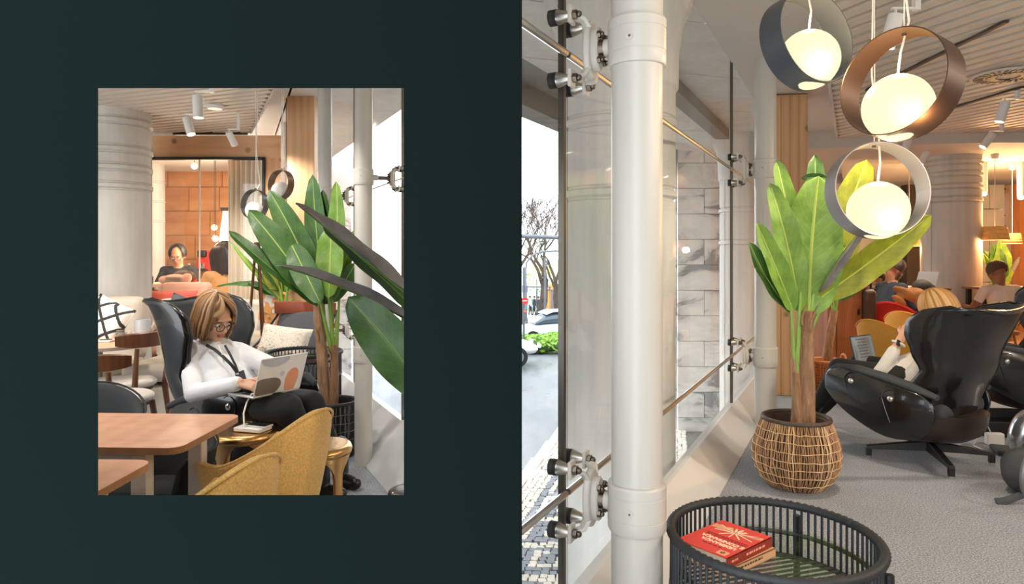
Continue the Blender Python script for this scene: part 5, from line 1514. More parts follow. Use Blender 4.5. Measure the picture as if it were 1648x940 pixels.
# patterned cushions
def m_diamond():
    t = NT('diamond_print'); co = t.coords((1, 1, 1))
    sp = t.add('ShaderNodeSeparateXYZ'); t.link(co, 0, sp, 0)
    def tri(sgn):
        a = t.add('ShaderNodeMath', operation='MULTIPLY_ADD', i_1=sgn); t.link(sp, 2, a, 0); t.link(sp, 0, a, 2)
        b = t.add('ShaderNodeMath', operation='MULTIPLY', i_1=6.2); t.link(a, 0, b, 0)
        c = t.add('ShaderNodeMath', operation='PINGPONG', i_1=.5); t.link(b, 0, c, 0); return c
    mn = t.add('ShaderNodeMath', operation='MINIMUM'); t.l.new(tri(1.0).outputs[0], mn.inputs[0]); t.l.new(tri(-1.0).outputs[0], mn.inputs[1])
    n = t.noise(co, 120, 2); ad = t.add('ShaderNodeMath', operation='MULTIPLY_ADD', i_1=.06); t.link(n, 0, ad, 0); t.link(mn, 0, ad, 2)
    r = t.ramp(ad, 0, [(.115, lin((52, 52, 54))), (.14, lin((232, 228, 220)))]); t.link(r, 0, t.b, 'Base Color'); t.b.inputs['Roughness'].default_value = .9; return t.m
def m_scribble():
    t = NT('line_print'); co = t.coords((1, 1, 1)); n = t.noise(co, 9, 2, .4, 1.6)
    m_ = t.add('ShaderNodeMath', operation='MULTIPLY', i_1=7.0); t.link(n, 0, m_, 0)
    f = t.add('ShaderNodeMath', operation='FRACT'); t.link(m_, 0, f, 0)
    r = t.ramp(f, 0, [(.0, lin((226, 218, 204))), (.44, lin((226, 218, 204))), (.5, lin((70, 62, 56))), (.56, lin((226, 218, 204)))])
    t.link(r, 0, t.b, 'Base Color'); t.b.inputs['Roughness'].default_value = .9; return t.m
m_dia = m_diamond(); m_scr = m_scribble()
cushion((px(170, 5.38), 5.40, pz(517, 5.38)), (.33, .33, .14), (R(-14), R(24), R(-6)), m_dia, 'white cushion with a black diamond pattern on the beige sofa')
cushion((px(300, 5.62), 5.62, pz(492, 5.62) - .06), (.34, .24, .12), (R(-18), R(20), 0), M('slate_fabric', (86, 88, 92), .9), 'dark grey cushion on the beige sofa behind the wing chair')
cushion((px(284, 5.5), 5.5, pz(505, 5.5) - .04), (.36, .2, .12), (R(-24), R(4), 0), m_scr, 'pale cushion with fine dark print on the beige sofa')

# round table with jar, cup, book
m_rtop = m_wood('round_top', (222, 158, 122), (240, 182, 146), (.4, 3, 1), ring=7, rough=.4); m_tedge = M('edge_taupe', (150, 138, 124), .6)
t = thing('round_table', 'round wood-topped table in front of the beige sofa', 'table', (-3.1, 5.12, 0))
MB().lathe([(.001, .715), (.372, .715), (.375, .72), (.375, .739)], n=56).build('edge', m_tedge, t, angle=30); MB().lathe([(.001, .74), (.375, .74), (.375, .738)], n=56).build('table_top', m_rtop, t, angle=30)
MB().cyl((0, 0, .03), (0, 0, .715), .03, n=16).build('column', m_tedge, t); MB().lathe([(.22, 0), (.22, .015), (.04, .035)], n=32, caps=True).build('foot', m_tedge, t)
q = Vector((px(194, 5.3), 5.3, .74)); t = thing('spice_jar', 'small jar with a dark lid and orange contents on the round table', 'jar', q)
MB().lathe([(.001, .001), (.04, .001), (.042, .01), (.042, .035), (.036, .036)], n=24).build('body', M('jar_orange', (222, 160, 70), .3), t); MB().lathe([(.036, .036), (.034, .05), (.026, .06), (.03, .068), (.03, .075)], n=24, caps=True).build('lid', M('jar_grey', (112, 108, 100), .4), t)
q = Vector((px(207, 5.38), 5.38, .74)); t = thing('cup', 'plain white cup on the round table beside the jar', 'cup', q); MB().lathe([(.001, .002), (.026, .002), (.028, .06), (.025, .06), (.023, .008), (.001, .008)], n=20).build('body', m_white, t); MB().tube([(.027, 0, .048), (.045, 0, .045), (.045, 0, .02), (.027, 0, .015)], .004, 6).build('handle', m_white, t)
q = Vector((px(167, 5.2), 5.2, .74)); t = thing('notebook', 'open notebook on the round table', 'notebook', q, .1); B((0, 0, .006), (.14, .12, .012)).build('pages', m_white, t, smooth=False); B((0, 0, .001), (.15, .125, .002)).build('cover', m_black, t, smooth=False); MB().cyl((-.02, -.02, .015), (.06, 0, .015), .004, n=8).build('pen', m_black, t)
t = thing('ribbed_vase', 'grey ribbed glass vase on the round table behind the chair back', 'vase', (-2.885, 5.34, .74)); m = MB(); rings = []
for r_, z_ in ((.045, .001), (.053, .006), (.056, .07), (.054, .155), (.048, .155), (.048, .02)): rings.append([Vector((r_ * (1 + .03 * (k % 2)) * math.cos(2 * PI * k / 36), r_ * (1 + .03 * (k % 2)) * math.sin(2 * PI * k / 36), z_)) for k in range(36)])
m.loft(rings); m.build('body', M('vase_grey', (176, 180, 186), .25, spec=.6), t, angle=60); MB().lathe([(.047, .12), (.001, .118)], n=20).build('water', M('vase_inside', (130, 134, 140), .3), t)

# dark wooden dining chairs
m_dkw = m_wood('walnut', (66, 38, 22), (104, 64, 38), (2, 2, .4), ring=5, rough=.35); m_pad = M('pad_grey', (196, 188, 178), .85)
def dining_chair(loc, rz, label, h=.80):
    t = thing('dining_chair', label, 'chair', loc, rz)
    MB().loft([[Vector((.02 + r_ * 1.05 * math.cos(k * PI / 14), r_ * math.sin(k * PI / 14), z)) for k in range(28)] for r_, z in ((.21, .44), (.225, .45), (.225, .475), (.2, .49), (.1, .495))]).build('seat', m_pad, t, angle=60)
    MB().loft([[Vector((.02 + r_ * 1.05 * math.cos(k * PI / 14), r_ * math.sin(k * PI / 14), z)) for k in range(28)] for r_, z in ((.17, .40), (.205, .415), (.21, .44))]).build('seat_frame', m_dkw, t, angle=60)
    for sy in (-1, 1):
        MB().tube([(-.25, sy * .2, 0), (-.2, sy * .185, .42), (-.23, sy * .2, h - .06)], [.014, .022, .015], 10).build('leg', m_dkw, t)
        MB().tube([(.22, sy * .19, 0), (.16, sy * .16, .43)], [.013, .02], 10).build('leg', m_dkw, t)
    rings = []
    for i in range(21):
        a = R(-72 + 144 * i / 20); d = Vector((-math.cos(a), math.sin(a), 0)); c = Vector((-.02, 0, 0)) + Vector((d.x * .24, d.y * .245, 0)); f = 1 - (abs(a) / R(72)) ** 4 * .35
        rings.append([c + Vector((0, 0, h - .055 * f)), c + d * .012 + Vector((0, 0, h - .06 * f - .03 * 0)), c + d * .016 + Vector((0, 0, h + .04 * f)), c + Vector((0, 0, h + .048 * f)), c - d * .012 + Vector((0, 0, h + .04 * f)), c - d * .014 + Vector((0, 0, h - .05 * f))])
    MB().loft(rings).build('backrest', m_dkw, t, angle=50)
    return t
dining_chair((-2.60, 4.45, 0), R(75), 'dark walnut dining chair with its back to the wooden table', .74)
dining_chair((-2.84, 5.0, 0), R(176), 'dark walnut dining chair beside the occupied wing chair', .80)

# rectangular tables with white legs
m_tab = m_wood('table_pink_oak', (214, 152, 116), (238, 184, 148), (.35, 3.5, 1), ring=9, rough=.4)
m_tabe = m_wood('table_edge', (150, 110, 80), (176, 136, 102), (.5, 3, 1), ring=9); m_legp = M('leg_pale', (206, 202, 196), .5)
def big_table(x0, x1, y0, y1, rz, label, rr=.05):
    cx_, cy_ = (x0 + x1) / 2, (y0 + y1) / 2
    t = thing('rectangular_table', label, 'table', (cx_, cy_, 0), rz); a, b = (x1 - x0) / 2, (y1 - y0) / 2
    poly = []
    for sx, sy, s0 in ((1, 1, 0), (-1, 1, 90), (-1, -1, 180), (1, -1, 270)):
        for k in range(6): poly.append((sx * (a - rr) + rr * math.cos(R(s0 + k * 18)), sy * (b - rr) + rr * math.sin(R(s0 + k * 18))))
    MB().prism(poly, .716, .7385).build('edge', m_tabe, t, angle=30); MB().prism(poly, .7386, .74).build('table_top', m_tab, t, angle=30)
    for sx in (-1, 1):
        for sy in (-1, 1):
            B((sx * (a - .16), sy * (b - .055), .358), (.055, .05, .716)).build('leg', m_legp, t, smooth=False, bevel=.003)
    for sy in (-1, 1): B((0, sy * (b - .055), .69), (2 * a - .37, .03, .05)).build('rail', m_legp, t, smooth=False)
    return t
big_table(-2.7, -1.125, 2.365, 2.86, R(-2.5), 'rectangular oak-topped table with pale legs between the yellow and charcoal chairs')
big_table(-2.7, -1.155, 1.76, 2.22, R(-1.5), 'second rectangular oak-topped table standing in front of the first')

# charcoal chairs behind the table, yellow chairs in front
m_yel2 = M('sand_boucle', (228, 182, 104), .9, bump=.6, bs=150, var=.2, vs=130, sheen=.2, bd=.004)
m_char = M('charcoal_chair', (46, 50, 54), .85, bump=.2, bs=200); m_blackf = M('black_chair', (22, 25, 27), .85)
shell_chair((px(112, 3.3), 3.3, 0), R(-80), m_char, m_blackmetal, 'charcoal grey tub chair behind the oak table', 1.0, .73, .60)
shell_chair((px(238, 2.98), 2.98, 0), R(-90), m_blackf, m_blackmetal, 'black tub chair tucked under the oak table', .86, .70, .64)
shell_chair((-.995, 2.75, 0), R(160), m_yel2, m_legw, 'mustard yellow tub chair beside the gold stool in the lounge', (.8, .8, 1.0), .80, .62)
shell_chair((-1.0, 2.13, 0), R(160), m_yel2, m_legw, 'mustard yellow tub chair at the end of the second oak table', (.8, .8, 1.0), .80, .62)

# gold stools
m_gold = M('hammered_gold', (206, 160, 104), .28, metal=1, bump=.15, bs=30)
def gold_stool(loc, r, h, label, rz=0):
    t = thing('gold_stool', label, 'stool', loc, rz)
    MB().lathe([(.001, h - .012), (r * .8, h - .008), (r * .95, h - .012), (r, h - .03), (r * .97, h - .05), (r * .85, h - .06), (.001, h - .055)], n=48).build('seat', m_gold, t, angle=60)
    for k in range(4):
        a = R(45 + 90 * k); d = Vector((math.cos(a), math.sin(a), 0)); pn = Vector((-d.y, d.x, 0)); rings = []
        for i in range(15):
            f = i / 14; z = .02 + (h - .07) * f; w_ = .016 + .085 * abs(2 * f - 1) ** 4; rr = r * (.86 - .06 * math.sin(PI * f)) ; th = .010 + .006 * abs(2 * f - 1) ** 4
            ring = []
            for q in range(5):
                s_ = (q / 4 * 2 - 1) * w_; an = s_ / rr; ring.append((d * math.cos(an) + pn * math.sin(an)) * (rr + th) + Vector((0, 0, z)))
            for q in range(4, -1, -1):
                s_ = (q / 4 * 2 - 1) * w_; an = s_ / rr; ring.append((d * math.cos(an) + pn * math.sin(an)) * (rr - th) + Vector((0, 0, z)))
            rings.append(ring)
        MB().loft(rings).build('leg', m_gold, t, angle=60)
    MB().lathe([(r * .6, .0), (r * .95, .0), (r * .97, .02), (r * .9, .035), (r * .6, .02), (r * .6, 0)], n=40).build('base_ring', m_gold, t, angle=60)
    return t
gold_stool((px(397, 3.58), 3.56, 0), .18, .50, 'gold metal stool holding the white charger and phone', .3)
gold_stool((px(513, 3.42), 3.42, 0), .165, .46, 'gold metal stool with arched legs beside the yellow chair back', .2)
q = Vector((px(408, 3.54), 3.53, .493)); t = thing('power_bank', 'flat white box on the gold stool under the phone', 'box', q, -.3); MB().box((0, 0, .011), (.16, .1, .02)).build('case', m_white, t, bevel=.004); B((-.081, 0, .011), (.002, .03, .008)).build('port', m_black, t, smooth=False)
t = thing('phone', 'black smartphone lying on the white box on the gold stool', 'phone', q + Vector((.03, .005, .0215)), -.35); MB().box((0, 0, .004), (.13, .065, .008)).build('case', m_white, t, bevel=.003); B((0, 0, .0085), (.122, .06, .001)).build('screen', m_black, t, smooth=False)

# banana plant in the black basket
QX, QY = px(538, 4.8), 4.8
bp2 = thing('banana_plant', 'banana plant in a black woven basket beside the lounge pillar', 'potted plant', (QX, QY, 0))
m_k0 = M('basket_black', (20, 21, 22), .8); m_k1 = M('cane_black', (34, 36, 38), .6); m_k2 = M('cane_grey', (112, 110, 104), .6, var=.3, vs=20)
wicker_pot(bp2, [(.145, 0), (.152, .04), (.158, .2), (.16, .37)], (m_k0, m_k1, m_k2, m_k1), 110, .135, (.06, .12, .18, .24, .3), seed=14, jitter=.35)
def LL(x, y, dY=0): return at(x, y, QY + dY) - Vector((QX, QY, 0))
trunk(bp2, (LL(523, 640).x, .0, .31), LL(514, 485), .042, .036, 21)
trunk(bp2, (LL(537, 640).x, -.02, .31), LL(538, 555, -.02), .034, .024, 22)
for a, b in ((LL(538, 570, -.02), LL(528, 470, -.02)), (LL(540, 570, -.02), LL(546, 480)), (LL(536, 575, -.03), LL(512, 470, -.03)), (LL(535, 560), LL(531, 400))): MB().tube([a, a.lerp(b, .5), b], [.016, .013, .008], 8).build('stalk', m_stalk, bp2)
for a, b in ((LL(540, 565, -.05), LL(545, 540, -.06)), (LL(532, 570, -.05), LL(520, 545, -.06)), (LL(512, 540, -.04), LL(505, 520, -.06))): MB().tube([a + Vector((0, 0, -.04)), a, b], [.014, .012, .002], 6, flat=(1, .5)).build('bark_flap', m_trk, bp2)
for a, b, c, wd, mt, rl, fo, dY, sd_ in (
    ((524, 490), (508, 390), (503, 280), .17, m_l2, 0, .2, .06, 1), ((520, 490), (484, 390), (432, 305), .2, m_l2, .1, .25, .0, 2), ((514, 490), (456, 400), (400, 338), .21, m_l2, .2, .2, -.08, 3),
    ((500, 480), (430, 430), (368, 372), .13, m_l5, .7, .4, -.14, 4), ((528, 480), (548, 380), (541, 292), .14, m_l1, -.1, .25, .04, 5), ((532, 485), (556, 430), (569, 371), .12, m_l1, -.2, .3, .08, 6),
    ((534, 366), (531, 420), (529, 480), .19, m_l1, 0, .2, -.12, 7), ((470, 395), (492, 440), (516, 489), .18, m_l2, 0, .2, -.2, 8), ((572, 425), (556, 450), (537, 487), .11, m_l2, -.2, .3, -.02, 9), ((526, 480), (518, 400), (520, 305), .15, m_l5, .2, .3, .1, 10)):
    leaf(bp2, LL(a[0], a[1], dY * .4), LL(b[0], b[1], dY * .8), LL(c[0], c[1], dY), wd, mt, m_ribd if mt is m_l5 else m_rib, rl, fo, seed=sd_, shape=.5, peak=.85)

# banana plant close by, only its leaves reach into the opening
NX, NY = -.36, 2.75
bp3 = thing('banana_plant', 'banana plant whose long dark drooping leaves cross in front of the white pillar', 'potted plant', (NX, NY, 0))
wicker_pot(bp3, [(.12, 0), (.14, .04), (.15, .2), (.14, .33)], (m_k0, m_k1, m_k2, m_k1), 50, .115, (.1, .2), seed=15)
def LN(x, y, Y): return at(x, y, Y) - Vector((NX, NY, 0))
trunk(bp3, (0, 0, .28), (0, 0, 1.0), .05, .035, 31)
top = Vector((0, 0, 1.0))
for a, b, c, wd, mt, rl, fo, sd_ in (
    (LN(676, 490, 2.75), LN(560, 395, 2.75), LN(476, 327, 2.75), .125, m_l4, 1.15, .5, 1), (LN(690, 535, 2.72), LN(560, 455, 2.72), LN(444, 427, 2.72), .095, m_l4, 1.1, .5, 2),
    (LN(690, 520, 2.8), LN(590, 420, 2.8), LN(520, 365, 2.8), .12, m_l5, .75, .3, 4), (LN(690, 640, 2.62), LN(625, 545, 2.62), LN(560, 478, 2.62), .19, m_l5, .0, .18, 3)):
    MB().tube([top, (top + a) / 2 + Vector((0, 0, .06)), a], [.016, .012, .008], 8).build('stalk', m_stalk, bp3)
    leaf(bp3, a, b, c, wd, mt, m_ribd, rl, fo, seed=sd_, shape=.5, peak=.85)

# small plant farther back
SX, SY = px(455, 6.88), 6.88
bp4 = thing('banana_plant', 'small green plant behind the armchair with the line drawing cushion', 'potted plant', (SX, SY, 0))
wicker_pot(bp4, [(.1, 0), (.13, .05), (.14, .2), (.13, .35)], (m_wc, m_w1, m_w2, m_wr), 40, .11, (.1, .2, .3), seed=16)
def LS(x, y): return at(x, y, SY) - Vector((SX, SY, 0))
trunk(bp4, (0, 0, .3), LS(457, 500), .045, .03, 41)
for a, b in (((457, 505), (450, 460)), ((457, 505), (464, 455)), ((456, 510), (448, 480)), ((458, 510), (470, 480))): MB().tube([LS(*a), LS(*b)], [.02, .01], 8).build('stalk', m_stalk, bp4)
for a, b, c, wd, mt, rl in (((452, 480), (435, 440), (423, 400), .16, m_l3, 0), ((450, 478), (430, 455), (413, 441), .13, m_l2, .3), ((450, 470), (420, 455), (370, 388), .07, m_l1, .6), ((448, 468), (400, 452), (347, 462), .09, m_l2, .8), ((458, 470), (462, 430), (455, 385), .16, m_l5, 0), ((462, 470), (472, 440), (482, 400), .13, m_l1, 0), ((446, 476), (420, 465), (398, 452), .1, m_l5, .5), ((452, 470), (425, 420), (385, 378), .1, m_l5, .4)):
    leaf(bp4, LS(*a), LS(*b), LS(*c), wd, mt, m_ribd, rl, .3, seed=c[0])

# woven table, sling armchair, tripod, bench behind
woven_table((px(489, 5.35), 5.35, 0), .285, pz(566, 5.3), 'round dark woven table in front of the armchair by the lounge window', 60, zglass=pz(566, 5.3) - .05, zlow=pz(603, 5.3))
m_sling = M('sling_grey', (78, 82, 88), .9, bump=.2, bs=150); m_brick = M('back_rust', (134, 62, 34), .6, var=.15, vs=8)
ACX, ACY = px(466, 6.35), 6.42
t = thing('sling_armchair', 'sling armchair with a rust brown top rail and black rods', 'armchair', (ACX, ACY, 0), R(-100))
# local x forward
m = MB(); m.grid(lambda u, v: ((-.34 + .30 * (1 - v) ** 1.0 - .06 * (1 - (2 * u - 1) ** 2)), (u * 2 - 1) * .29, .36 + .5 * v), 10, 8); m.build('back_sling', m_sling, t, solid=.012, angle=80)
m = MB(); m.grid(lambda u, v: (-.02 + .48 * v, (u * 2 - 1) * .28, .36 + .06 * v - .03 * math.sin(PI * v)), 8, 8); m.build('seat_sling', m_sling, t, solid=.012, angle=80)
rings = []
for i in range(15):
    a = R(-60 + 120 * i / 14); d = Vector((-math.cos(a), math.sin(a), 0)); c = Vector((-.11, 0, 0)) + Vector((d.x * .27, d.y * .35, 0))
    rings.append([c + Vector((0, 0, .82)), c + d * .02 + Vector((0, 0, .83)), c + d * .025 + Vector((0, 0, .93)), c + Vector((0, 0, .94)), c - d * .01 + Vector((0, 0, .93))])
MB().loft(rings).build('top_rail', m_brick, t, angle=50)
for sy in (-1, 1):
    MB().tube([(-.36, sy * .3, .86), (.05, sy * .31, .58), (.44, sy * .31, .44)], .011, 8).build('arm_rod', m_blackmetal, t)
    MB().tube([(-.36, sy * .3, .84), (-.1, sy * .3, .36), (-.3, sy * .3, 0)], .014, 8).build('leg', m_legw, t)
    MB().tube([(.44, sy * .3, .44), (.4, sy * .3, 0)], .014, 8).build('leg', m_legw, t)
MB().tube([(.44, -.31, .44), (.44, .31, .44)], .016, 8).build('front_rail', m_legw, t)
cushion((px(455, 6.2), 6.25, pz(551, 6.2)), (.45, .3, .12), (R(-30), R(8), R(4)), m_scr, 'cream cushion with line drawn faces on the sling armchair')
t = thing('tripod_stand', 'wooden tripod stand behind the wing chair', 'tripod', (px(414, 6.62), 6.62, 0))
ap = Vector((0, 0, pz(395, 6.62)))
for x, y in ((.14, -.1), (-.12, -.05), (.0, .2)): MB().tube([ap + Vector((x * .1, y * .1, 0)), (x, y, 0)], [.013, .016], 8).build('leg', m_dkw, t)
MB().cyl(ap - Vector((0, 0, .03)), ap + Vector((0, 0, .03)), .03, n=14).build('head', m_dkw, t); MB().tube([(.075, -.055, .5), (-.06, -.03, .5), (.01, .13, .5), (.075, -.055, .5)], .006, 6).build('brace', m_dkw, t)
sofa((px(425, 7.25), 7.25, 0), 0, .62, .5, .52, pz(495, 7.3) + .05, M('cream_bench', (230, 222, 206), .9), 'cream bench behind the wooden tripod', False)
m_flo = NT('floral_print'); _co = m_flo.coords(); _n = m_flo.noise(_co, 9, 1, .4, .6); _r = m_flo.ramp(_n, 0, [(.40, lin((240, 236, 226))), (.45, lin((236, 150, 96))), (.55, lin((240, 176, 72))), (.6, lin((150, 110, 90))), (.64, lin((240, 236, 226)))]); m_flo.link(_r, 0, m_flo.b, 'Base Color'); m_flo = m_flo.m
cushion((px(440, 6.98), 6.98, pz(500, 6.98)), (.3, .42, .13), (R(-10), R(4), 0), m_flo, 'orange floral print cushion on the cream bench')
t = thing('ottoman', 'dark brown leather ottoman on the carpet by the lounge window sill', 'ottoman', (px(668, 3.75), 3.75, 0)); MB().lathe([(.001, .012), (.13, .012), (.15, .03), (.155, .07), (.145, .105), (.1, .12), (.001, .122)], n=32).build('pouf', m_bowl, t, angle=60); MB().lathe([(.12, 0), (.12, .013)], n=24, caps=True).build('foot', m_black, t)

# wing chair for the seated woman
WC = Vector((-1.73, 4.12, 0)); WR = R(-18)
wing_chair(WC, WR, 'black wing chair in the lounge with the woman in the white hoodie', scale=(.86, .76, 1.06))
# ================================================================ PEOPLE
m_skin = M('skin_light', (224, 174, 146), .5, spec=.3); m_skin2 = M('skin_tan', (186, 132, 100), .5, spec=.3)
m_lip = M('lip', (188, 104, 94), .5)
m_hood = M('hoodie_white', (232, 234, 238), .9, bump=.25, bs=14, bd=.03); m_trou = M('trousers_black', (26, 28, 31), .8); m_boot = M('boot_black', (24, 24, 26), .35)

def capsule(mb, p0, p1, r0, r1, n=14):
    p0, p1 = Vector(p0), Vector(p1); d = p1 - p0
    if d.length < 1e-5: d = Vector((0, 0, 1e-4))
    u = d.normalized(); pts = []; rs = []
    for k in range(5, 0, -1): a = k / 5 * PI / 2 * .98; pts.append(p0 - u * r0 * math.sin(a)); rs.append(r0 * math.cos(a))
    pts += [p0, p1]; rs += [r0, r1]
    for k in range(1, 6): a = k / 5 * PI / 2 * .98; pts.append(p1 + u * r1 * math.sin(a)); rs.append(r1 * math.cos(a))
    mb.tube(pts, rs, n)

class Body:
    "closed prims fused into one continuous skin by a voxel remesh; each face takes the material of the nearest prim"
    def __init__(s, origin): s.o = Vector(origin); s.p = []
    def c(s, p0, p1, r0, r1, m): s.p.append(('c', Vector(p0) - s.o, Vector(p1) - s.o, r0, r1, m)); return s
    def chain(s, pts, rs, m):
        for i in range(len(pts) - 1): s.c(pts[i], pts[i + 1], rs[i], rs[i + 1], m if not isinstance(m, list) else m[i])
        return s
    def e(s, c, r, rot, m): s.p.append(('e', Vector(c) - s.o, r, rot, m)); return s
    def build(s, parent, mats, voxel, smooth=3):
        mb = MB()
        for q in s.p:
            if q[0] == 'c': capsule(mb, q[1], q[2], q[3], q[4])
            else: mb.ell(q[1], q[2], 20, 14, q[3])
        tmp = bpy.data.objects.new('tmp', mb.mesh('tmp', mats[0])); COL.objects.link(tmp)
        r = tmp.modifiers.new('r', 'REMESH'); r.mode = 'VOXEL'; r.voxel_size = voxel
        sm = tmp.modifiers.new('s', 'SMOOTH'); sm.iterations = smooth; sm.factor = .5
        dg = bpy.context.evaluated_depsgraph_get(); me = bpy.data.meshes.new_from_object(tmp.evaluated_get(dg)); bpy.data.objects.remove(tmp)
        n = len(me.polygons); cen = np.empty(n * 3); me.polygons.foreach_get('center', cen); cen = cen.reshape(-1, 3)
        best = np.full(n, 1e9); idx = np.zeros(n, int)
        for q in s.p:
            if q[0] == 'c':
                a, b = np.array(q[1]), np.array(q[2]); ab = b - a; t = np.clip(((cen - a) @ ab) / max(1e-9, ab @ ab), 0, 1)
                d = np.linalg.norm(cen - (a + t[:, None] * ab), axis=1) - (q[3] + (q[4] - q[3]) * t); mi = q[5]
            else:
                M3 = np.array(q[3] if isinstance(q[3], Matrix) else (Euler(q[3]).to_matrix() if q[3] else Matrix.Identity(3)))
                loc = (cen - np.array(q[1])) @ M3; rr = np.array(q[2]); k = np.linalg.norm(loc / rr, axis=1); d = (k - 1) * rr.min(); mi = q[4]
            w = d < best; best[w] = d[w]; idx[w] = mi
        me.materials.clear()
        for m_ in mats: me.materials.append(m_)
        me.polygons.foreach_set('material_index', idx.astype(np.int32)); me.shade_smooth()
        o = bpy.data.objects.new('body', me); COL.objects.link(o); o.parent = parent; return o

def frame3(f, up=(0, 0, 1)):
    "matrix whose columns are forward, left, up"
    f = Vector(f).normalized(); l = Vector(up).cross(f).normalized(); u = f.cross(l)
    return Matrix((f, l, u)).transposed()

def head(B_, c, f, s=1.0, skin=0, lip=None, neck_to=None, up=(0, 0, 1)):
    m = frame3(f, up); P = lambda x, y, z: c + m @ Vector((x * s, y * s, z * s))
    B_.e(P(-.012, 0, .03), (.096 * s, .076 * s, .092 * s), m, skin)
    B_.e(P(.018, 0, -.03), (.072 * s, .062 * s, .085 * s), m, skin)
    B_.e(P(.045, 0, -.088), (.034 * s, .038 * s, .026 * s), m, skin)
    B_.c(P(.082, 0, .015), P(.104, 0, -.026), .008 * s, .0135 * s, skin)
    for y in (-.011, .011): B_.e(P(.096, y, -.03), (.009 * s, .008 * s, .007 * s), m, skin)
    B_.c(P(.077, -.034, .03), P(.077, .034, .03), .013 * s, .013 * s, skin)
    for y in (-.04, .04): B_.e(P(.055, y, -.022), (.024 * s, .022 * s, .026 * s), m, skin)
    if lip is not None:
        B_.c(P(.086, -.018, -.058), P(.086, .018, -.058), .0065 * s, .0065 * s, lip); B_.c(P(.084, -.014, -.067), P(.084, .014, -.067), .007 * s, .007 * s, lip)
    for y in (-1, 1): B_.e(P(-.01, y * .078, -.01), (.018 * s, .010 * s, .03 * s), m, skin)
    if neck_to is not None: B_.c(P(-.02, 0, -.06), neck_to, .05 * s, .055 * s, skin)
    return P, m

def face_parts(t, P, m, s, o, brow, glasses=None):
    wh = M('eye_white', (235, 232, 228), .3); ir = M('iris', (60, 48, 40), .2)
    for y in (-.032, .032):
        e = MB().ell(P(.078, y, .0) - o, (.012 * s, .014 * s, .010 * s), 12, 8, m).build('eye', wh, t); MB().ell(P(.087, y, -.001) - o, (.005 * s, .006 * s, .006 * s), 10, 6, m).build('iris', ir, e)
        MB().tube([P(.086, y - .017, .022) - o, P(.091, y, .026) - o, P(.084, y + .018, .021) - o], .0035 * s, 6).build('eyebrow', brow, t)
    if glasses:
        g = MB()
        for y in (-.034, .034): g.tube([P(.103, y + .026 * math.cos(a), -.004 + .021 * math.sin(a)) - o for a in [2 * PI * k / 20 for k in range(20)]], .0025 * s, 6, closed=True)
        g.tube([P(.104, -.009, .0) - o, P(.107, 0, .004) - o, P(.104, .009, .0) - o], .0022 * s, 6)
        for y in (-1, 1): g.tube([P(.102, y * .06, .004) - o, P(.05, y * .08, .006) - o, P(-.015, y * .086, .0) - o], .0025 * s, 6)
        g.build('glasses', glasses, t)

def hair(t, P, m, s, o, mats, length=.0, face=52, n=72, vol=1.0, seed=0, part=.02, tuck=.012, thick=.011, top_lift=.0, fringe=False):
    "strands laid from the parting over the skull, hanging to length below the head centre"
    rnd = random.Random(seed); mb = MB()
    for lay in range(2):
        for k in range(n):
            ph = R(face + (360 - 2 * face) * (k + rnd.random() * .6) / n)         # 0 = front
            mb.cm = rnd.randrange(len(mats)); pts = []; rs = []
            gx, gy = math.cos(ph), math.sin(ph)
            rv = vol * (1 + lay * .03) * rnd.uniform(.98, 1.05)
            for i in range(7):
                th = i / 6 * PI / 2
                pts.append(P(-.012 + gx * .108 * rv * math.sin(th), part * (1 - i / 6) + gy * .089 * rv * math.sin(th), .035 + (.104 * rv + top_lift) * math.cos(th))); rs.append(thick * (.5 + .5 * i / 6) if i < 2 else thick)
            drop = length * rnd.uniform(.88, 1.04)
            if length > 0:
                for i in range(1, 5):
                    f = i / 4; k2 = 1 + .06 * math.sin(f * PI) - tuck * 8 * f * f
                    pts.append(P(-.012 + gx * .108 * rv * k2, gy * .089 * rv * k2, .035 - drop * f)); rs.append(thick * (1 - .55 * f))
            else:
                pts.append(P(-.012 + gx * .104 * rv, gy * .086 * rv, .0)); rs.append(thick * .5)
            mb.tube([p - o for p in pts], rs, 6, flat=(1, .6))
    if fringe:
        for k in range(34):
            s_ = 1 if k % 3 else -1; f0 = rnd.random(); mb.cm = rnd.randrange(len(mats)); pts = []; rs = []
            a1 = R(20 + 38 * f0) * s_
            for i in range(7):
                f = i / 6; th = R(4 + (62 - 14 * f0) * f); ph = a1 * f + part * 4 * (1 - f)
                pts.append(P(-.012 + math.cos(ph) * .109 * vol * math.sin(th), part * (1 - f) + math.sin(ph) * .092 * vol * math.sin(th), .035 + (.104 * vol + top_lift) * math.cos(th))); rs.append(thick * (.6 + .4 * f))
            for i in range(1, 4):
                f = i / 3; ph = a1 + (R(66) * s_ - a1) * f; th = R(66 - 14 * f0 + 26 * f)
                pts.append(P(-.012 + math.cos(ph) * .110 * vol * math.sin(th), math.sin(ph) * .094 * vol * math.sin(th), .035 + .104 * vol * math.cos(th))); rs.append(thick * (1 - .5 * f))
            mb.tube([p - o for p in pts], rs, 6, flat=(1, .5))
    return mb.build('hair', mats, t, angle=80)

